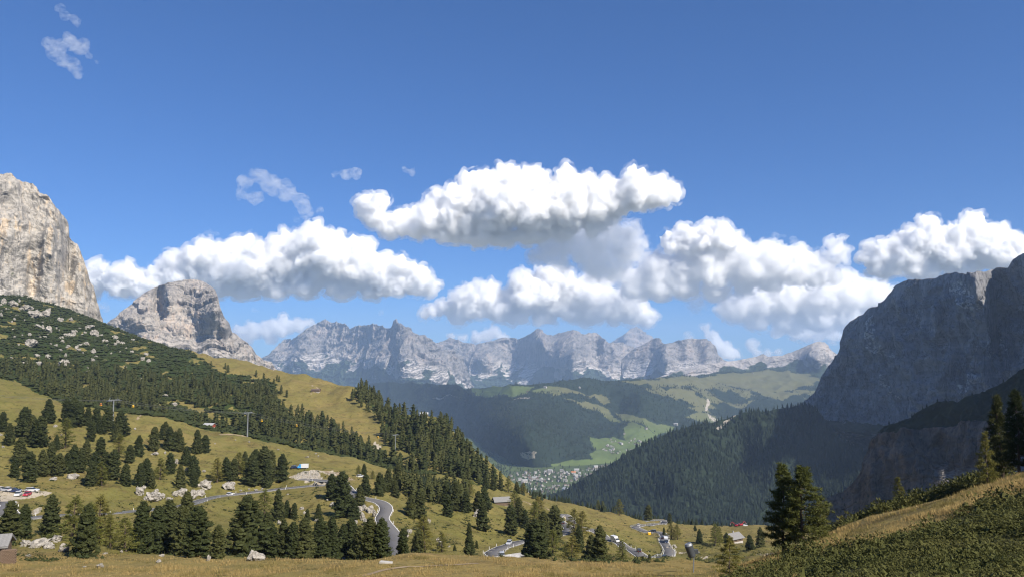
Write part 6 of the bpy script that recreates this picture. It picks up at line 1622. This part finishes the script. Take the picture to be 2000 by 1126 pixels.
# ------------------------------------------------------------------ clouds far behind the ranges
def cloud_material(name, mfp, aniso=0.2, wispy=None, lo=0.47, hi=0.66):
    m = bpy.data.materials.new(name); m.use_nodes = True
    t = m.node_tree; t.nodes.clear()
    out = t.nodes.new('ShaderNodeOutputMaterial'); v = t.nodes.new('ShaderNodeVolumePrincipled')
    v.inputs['Color'].default_value = (1, 1, 1, 1); v.inputs['Anisotropy'].default_value = aniso
    v.inputs['Density'].default_value = 1.0 / mfp
    if wispy:
        g = t.nodes.new('ShaderNodeNewGeometry'); n = t.nodes.new('ShaderNodeTexNoise'); mr = t.nodes.new('ShaderNodeMapRange')
        n.inputs['Scale'].default_value = 1.0 / wispy; n.inputs['Detail'].default_value = 7; n.inputs['Roughness'].default_value = 0.62; n.inputs['Distortion'].default_value = 0.8
        mp = t.nodes.new('ShaderNodeMapping'); mp.inputs['Rotation'].default_value = (0, 0.6 if lo == 0.40 else 0, 0); mp.inputs['Scale'].default_value = (0.75, 1, 1.15) if lo == 0.40 else (1, 1, 1)
        t.links.new(g.outputs['Position'], mp.inputs['Vector']); t.links.new(mp.outputs[0], n.inputs['Vector']); t.links.new(n.outputs['Fac'], mr.inputs[0])
        mr.inputs[1].default_value = lo; mr.inputs[2].default_value = hi; mr.inputs[3].default_value = 0.0; mr.inputs[4].default_value = 1.0 / mfp
        t.links.new(mr.outputs[0], v.inputs['Density'])
    t.links.new(v.outputs[0], out.inputs['Volume'])
    return m

def cloud(blobs, dist, seed, label, mfp_px=3.6, puff=12, rough=9.0, vox=4.2, depth=1.0, flat=None, wispy=32.0, lo=0.44, hi=0.63, shell=6.5, shell_mfp=11.0, core=True, cell=30.0, lean=0.3):
    """cumulus: puffs (photo column, row, radius in photo pixels) fused into one lumpy body of vapour inside a thinner torn shell"""
    r = random.Random(seed); s = dist / FPX
    P = []
    ym = max(b[1] for b in blobs)
    for px, py, rad in blobs:
        dy0 = -lean * (ym - py)                                # crowns lean out over the base, which lies in their shade
        P.append((px, py, dy0, rad * 0.93))
        for _ in range(puff):
            th = r.uniform(0, 2 * math.pi); ph = r.uniform(-1.1, 1.1); rr = rad * r.uniform(0.24, 0.52)
            dx, dz = math.cos(th) * rad * 0.86, math.sin(th) * rad * 0.86
            if dz < 0: dz *= 0.35
            P.append((px + dx * math.cos(ph), py - dz * math.cos(ph), dy0 - math.sin(ph) * rad * 0.9 * depth + lean * 0.6 * min(dz, 0), rr))
    bm = bmesh.new()
    for px, py, dy, rad in P:
        c = at(px, py, dist + dy * s)
        bmesh.ops.create_icosphere(bm, subdivisions=2, radius=rad * s, matrix=Matrix.Translation(c))
    me = bpy.data.meshes.new('cloud'); bm.to_mesh(me); bm.free()
    o = link('cloud', me)
    md = o.modifiers.new('fuse', 'REMESH'); md.mode = 'VOXEL'; md.voxel_size = vox * s
    dg = bpy.context.evaluated_depsgraph_get(); out = bpy.data.meshes.new_from_object(o.evaluated_get(dg))
    o.modifiers.clear(); o.data = out; bpy.data.meshes.remove(me)
    n = len(out.vertices)
    co = np.empty(n * 3, np.float32); out.vertices.foreach_get('co', co); co = co.reshape(-1, 3).astype(float)
    no = np.empty(n * 3, np.float32); out.vertices.foreach_get('normal', no); no = no.reshape(-1, 3).astype(float)
    q = co / (s * cell) + seed * 3.7
    d, a = 0.0, 1.0
    for k in range(4):
        d = d + a * (np.abs(perlin(q[:, 0], q[:, 1], q[:, 2])) * 2.2 - 0.55); q = q * 2.13; a *= 0.55
    if flat is not None:                                    # flatter, smoother underside
        lz = at(1000, flat, dist).z; k_ = smooth01((co[:, 2] - lz) / (26 * s) + 0.5)
        d = d * (0.35 + 0.65 * k_); co[:, 2] = np.where(co[:, 2] < lz, lz + (co[:, 2] - lz) * 0.6, co[:, 2])
    inner = out.copy() if core else None
    def finish(mesh, off, mat):
        c2 = co + no * ((d * rough + off) * s)[:, None]
        mesh.vertices.foreach_set('co', c2.astype(np.float32).ravel())
        mesh.polygons.foreach_set('use_smooth', np.ones(len(mesh.polygons), bool))
        mesh.materials.clear(); mesh.materials.append(mat); mesh.update()
    finish(out, shell if core else 0.0, cloud_material('cloud_vapour', (shell_mfp if core else mfp_px) * s, 0.2, wispy * s if wispy else None, lo, hi))
    if core:
        inner.name = 'cloud_core'
        finish(inner, -2.0, cloud_material('cloud_core_vapour', mfp_px * s * 0.8, 0.2, 15.0 * s, 0.34, 0.50))
        link('cloud_core', inner, o)
    prop(o, label, 'cloud', 'clouds')
    return o

cloud([(185, 545, 34), (235, 550, 36), (290, 556, 36), (340, 535, 40), (385, 520, 46), (440, 528, 50), (500, 522, 52), (560, 505, 54), (620, 496, 56), (670, 512, 50), (715, 530, 44), (765, 543, 42), (808, 548, 32), (838, 556, 20), (600, 552, 36), (540, 556, 34), (480, 560, 34), (420, 562, 30), (670, 562, 30), (730, 566, 26)], 34000, 1, 'long flat based cumulus behind the domed peak', flat=578)
cloud([(722, 402, 28), (735, 425, 26), (765, 440, 28), (805, 436, 34), (850, 422, 44), (900, 415, 50), (950, 400, 60), (1000, 388, 62), (1050, 398, 60), (1110, 393, 56), (1160, 395, 50), (1205, 392, 38), (1250, 375, 42), (1290, 376, 32), (1318, 380, 14), (880, 452, 34), (930, 460, 34), (980, 464, 32), (1040, 456, 34), (1100, 445, 32), (1160, 440, 26)], 36000, 2, 'largest and highest cumulus with a grey underside in the middle', flat=470, lean=0.55)
cloud([(1060, 495, 26), (1095, 480, 32), (1135, 468, 38), (1180, 465, 40), (1215, 488, 38), (1250, 480, 20), (1160, 510, 36), (1090, 512, 24), (1200, 525, 26), (1235, 452, 18)], 38000, 3, 'loose grey cloud hanging under the largest cumulus', mfp_px=26, shell_mfp=28)
cloud([(835, 606, 14), (868, 600, 20), (904, 592, 30), (935, 586, 38), (975, 598, 34), (1030, 575, 46), (1075, 570, 44), (1115, 585, 46), (1165, 588, 42), (1205, 600, 36), (1240, 612, 30), (1266, 625, 18), (1000, 612, 26), (1060, 615, 26), (1150, 616, 26), (900, 612, 22)], 46000, 4, 'broad low cumulus over the middle of the far range', flat=630)
cloud([(1318, 473, 24), (1345, 476, 32), (1390, 470, 36), (1428, 476, 28), (1380, 495, 24)], 40000, 5, 'small bright cumulus right of the largest one', flat=498)
cloud([(1240, 545, 26), (1290, 530, 36), (1340, 528, 40), (1395, 528, 40), (1450, 522, 42), (1500, 512, 44), (1550, 518, 42), (1590, 530, 34), (1618, 540, 20), (1500, 545, 30), (1340, 562, 32), (1400, 570, 26), (1290, 566, 30), (1240, 574, 24), (1450, 552, 26), (1560, 492, 14)], 41000, 6, 'wide ragged cumulus bank left of the shaded cliff', flat=572, mfp_px=9)
cloud([(1170, 540, 26), (1210, 545, 32), (1250, 520, 28), (1300, 505, 26), (1350, 510, 24), (1440, 500, 22), (1420, 585, 26), (1360, 590, 22), (1200, 580, 24)], 43000, 15, 'thin grey veil of cloud joining the middle cumulus banks', mfp_px=85, shell_mfp=60)
cloud([(1635, 486, 20), (1645, 497, 16), (1612, 498, 10)], 40000, 7, 'small round cloud puff above the shaded cliff edge', mfp_px=10)
cloud([(1435, 605, 28), (1480, 592, 40), (1530, 585, 44), (1580, 580, 46), (1630, 575, 40), (1663, 556, 20), (1690, 578, 34), (1725, 588, 32), (1600, 622, 36), (1540, 628, 32), (1480, 622, 28), (1660, 618, 36)], 47000, 8, 'tall cumulus rising behind the shaded cliff', flat=640, mfp_px=8)
cloud([(1575, 648, 16), (1605, 650, 20), (1550, 645, 14), (1628, 655, 16), (1520, 638, 12)], 60000, 9, 'low cloud touching the tilted table mountain', mfp_px=10)
cloud([(1712, 500, 28), (1760, 492, 38), (1810, 476, 44), (1850, 488, 42), (1900, 470, 46), (1940, 485, 42), (1985, 496, 36), (2040, 500, 34), (1730, 524, 28), (1800, 524, 34), (1880, 524, 34)], 34000, 10, 'cumulus above the plateau of the shaded cliff', flat=534)
cloud([(1378, 640, 10), (1388, 655, 13), (1398, 668, 16), (1412, 682, 18), (1428, 692, 16)], 62000, 11, 'narrow leaning cloud tower behind the blunt ridge', mfp_px=7, shell=3.0, vox=3.0, rough=5)
cloud([(465, 650, 16), (495, 646, 20), (525, 642, 20), (555, 638, 20), (585, 636, 16), (610, 633, 10), (480, 664, 14), (530, 660, 14)], 60000, 12, 'low cloud bank behind the left end of the far range', mfp_px=8, shell=3.0, vox=3.2, rough=5)
cloud([(930, 662, 11), (950, 656, 14), (966, 650, 14), (982, 660, 10), (880, 655, 8), (905, 660, 9)], 64000, 13, 'little cumulus peeping over the saddle', mfp_px=7, shell=3.0, vox=2.8, rough=4)
cloud([(1480, 688, 9), (1500, 690, 10), (1472, 674, 10), (1345, 660, 7), (1520, 688, 8)], 64000, 14, 'faint low cloudlets near the tilted mountain', mfp_px=13, shell=3.0, vox=2.8, rough=4)
# thin scraps
def scrap(blobs, dist, seed, label, mfp=26, wispy=14, **k):
    return cloud(blobs, dist, seed, label, mfp_px=mfp, puff=4, rough=4.0, vox=k.get('vox', 3.4), depth=0.6, wispy=wispy, lo=0.40, hi=0.74, core=False, lean=0.2)
scrap([(95, 85, 14), (115, 92, 18), (140, 85, 18), (160, 90, 18), (105, 105, 16), (125, 118, 16), (145, 130, 16), (152, 142, 10), (175, 110, 9), (188, 122, 6)], 22000, 21, 'hooked wisp of cloud high above the rock tower', 22, 13)
scrap([(118, 15, 11), (128, 30, 12), (145, 38, 12), (150, 48, 8)], 22000, 22, 'small wisp of cloud at the upper edge of the sky', 26, 11)
scrap([(480, 355, 18), (510, 345, 20), (530, 360, 24), (560, 375, 22), (590, 395, 20), (500, 385, 16), (470, 380, 14), (600, 415, 16), (625, 412, 9), (580, 430, 8)], 30000, 23, 'ragged thin cloud left above the long cumulus', 24, 16)
scrap([(655, 340, 10), (675, 342, 13), (695, 338, 11)], 30000, 24, 'small thin cloud between the ragged one and the largest cumulus', 16, 14)
scrap([(790, 332, 8), (803, 336, 7)], 30000, 25, 'tiny thin scrap of cloud left of the largest cumulus', 18, 10)
scrap([(412, 456, 10), (420, 458, 7)], 32000, 26, 'tiny faint cloud above the crown of the long cumulus', 20, 12)
scrap([(495, 605, 7), (505, 606, 6), (745, 610, 8), (190, 595, 10), (205, 598, 10)], 50000, 27, 'faint scraps of cloud low in the sky', 18, 9)
scrap([(1515, 460, 10), (1550, 472, 10), (1530, 462, 6)], 40000, 28, 'thin torn scrap above the wide ragged cumulus', 22, 9)
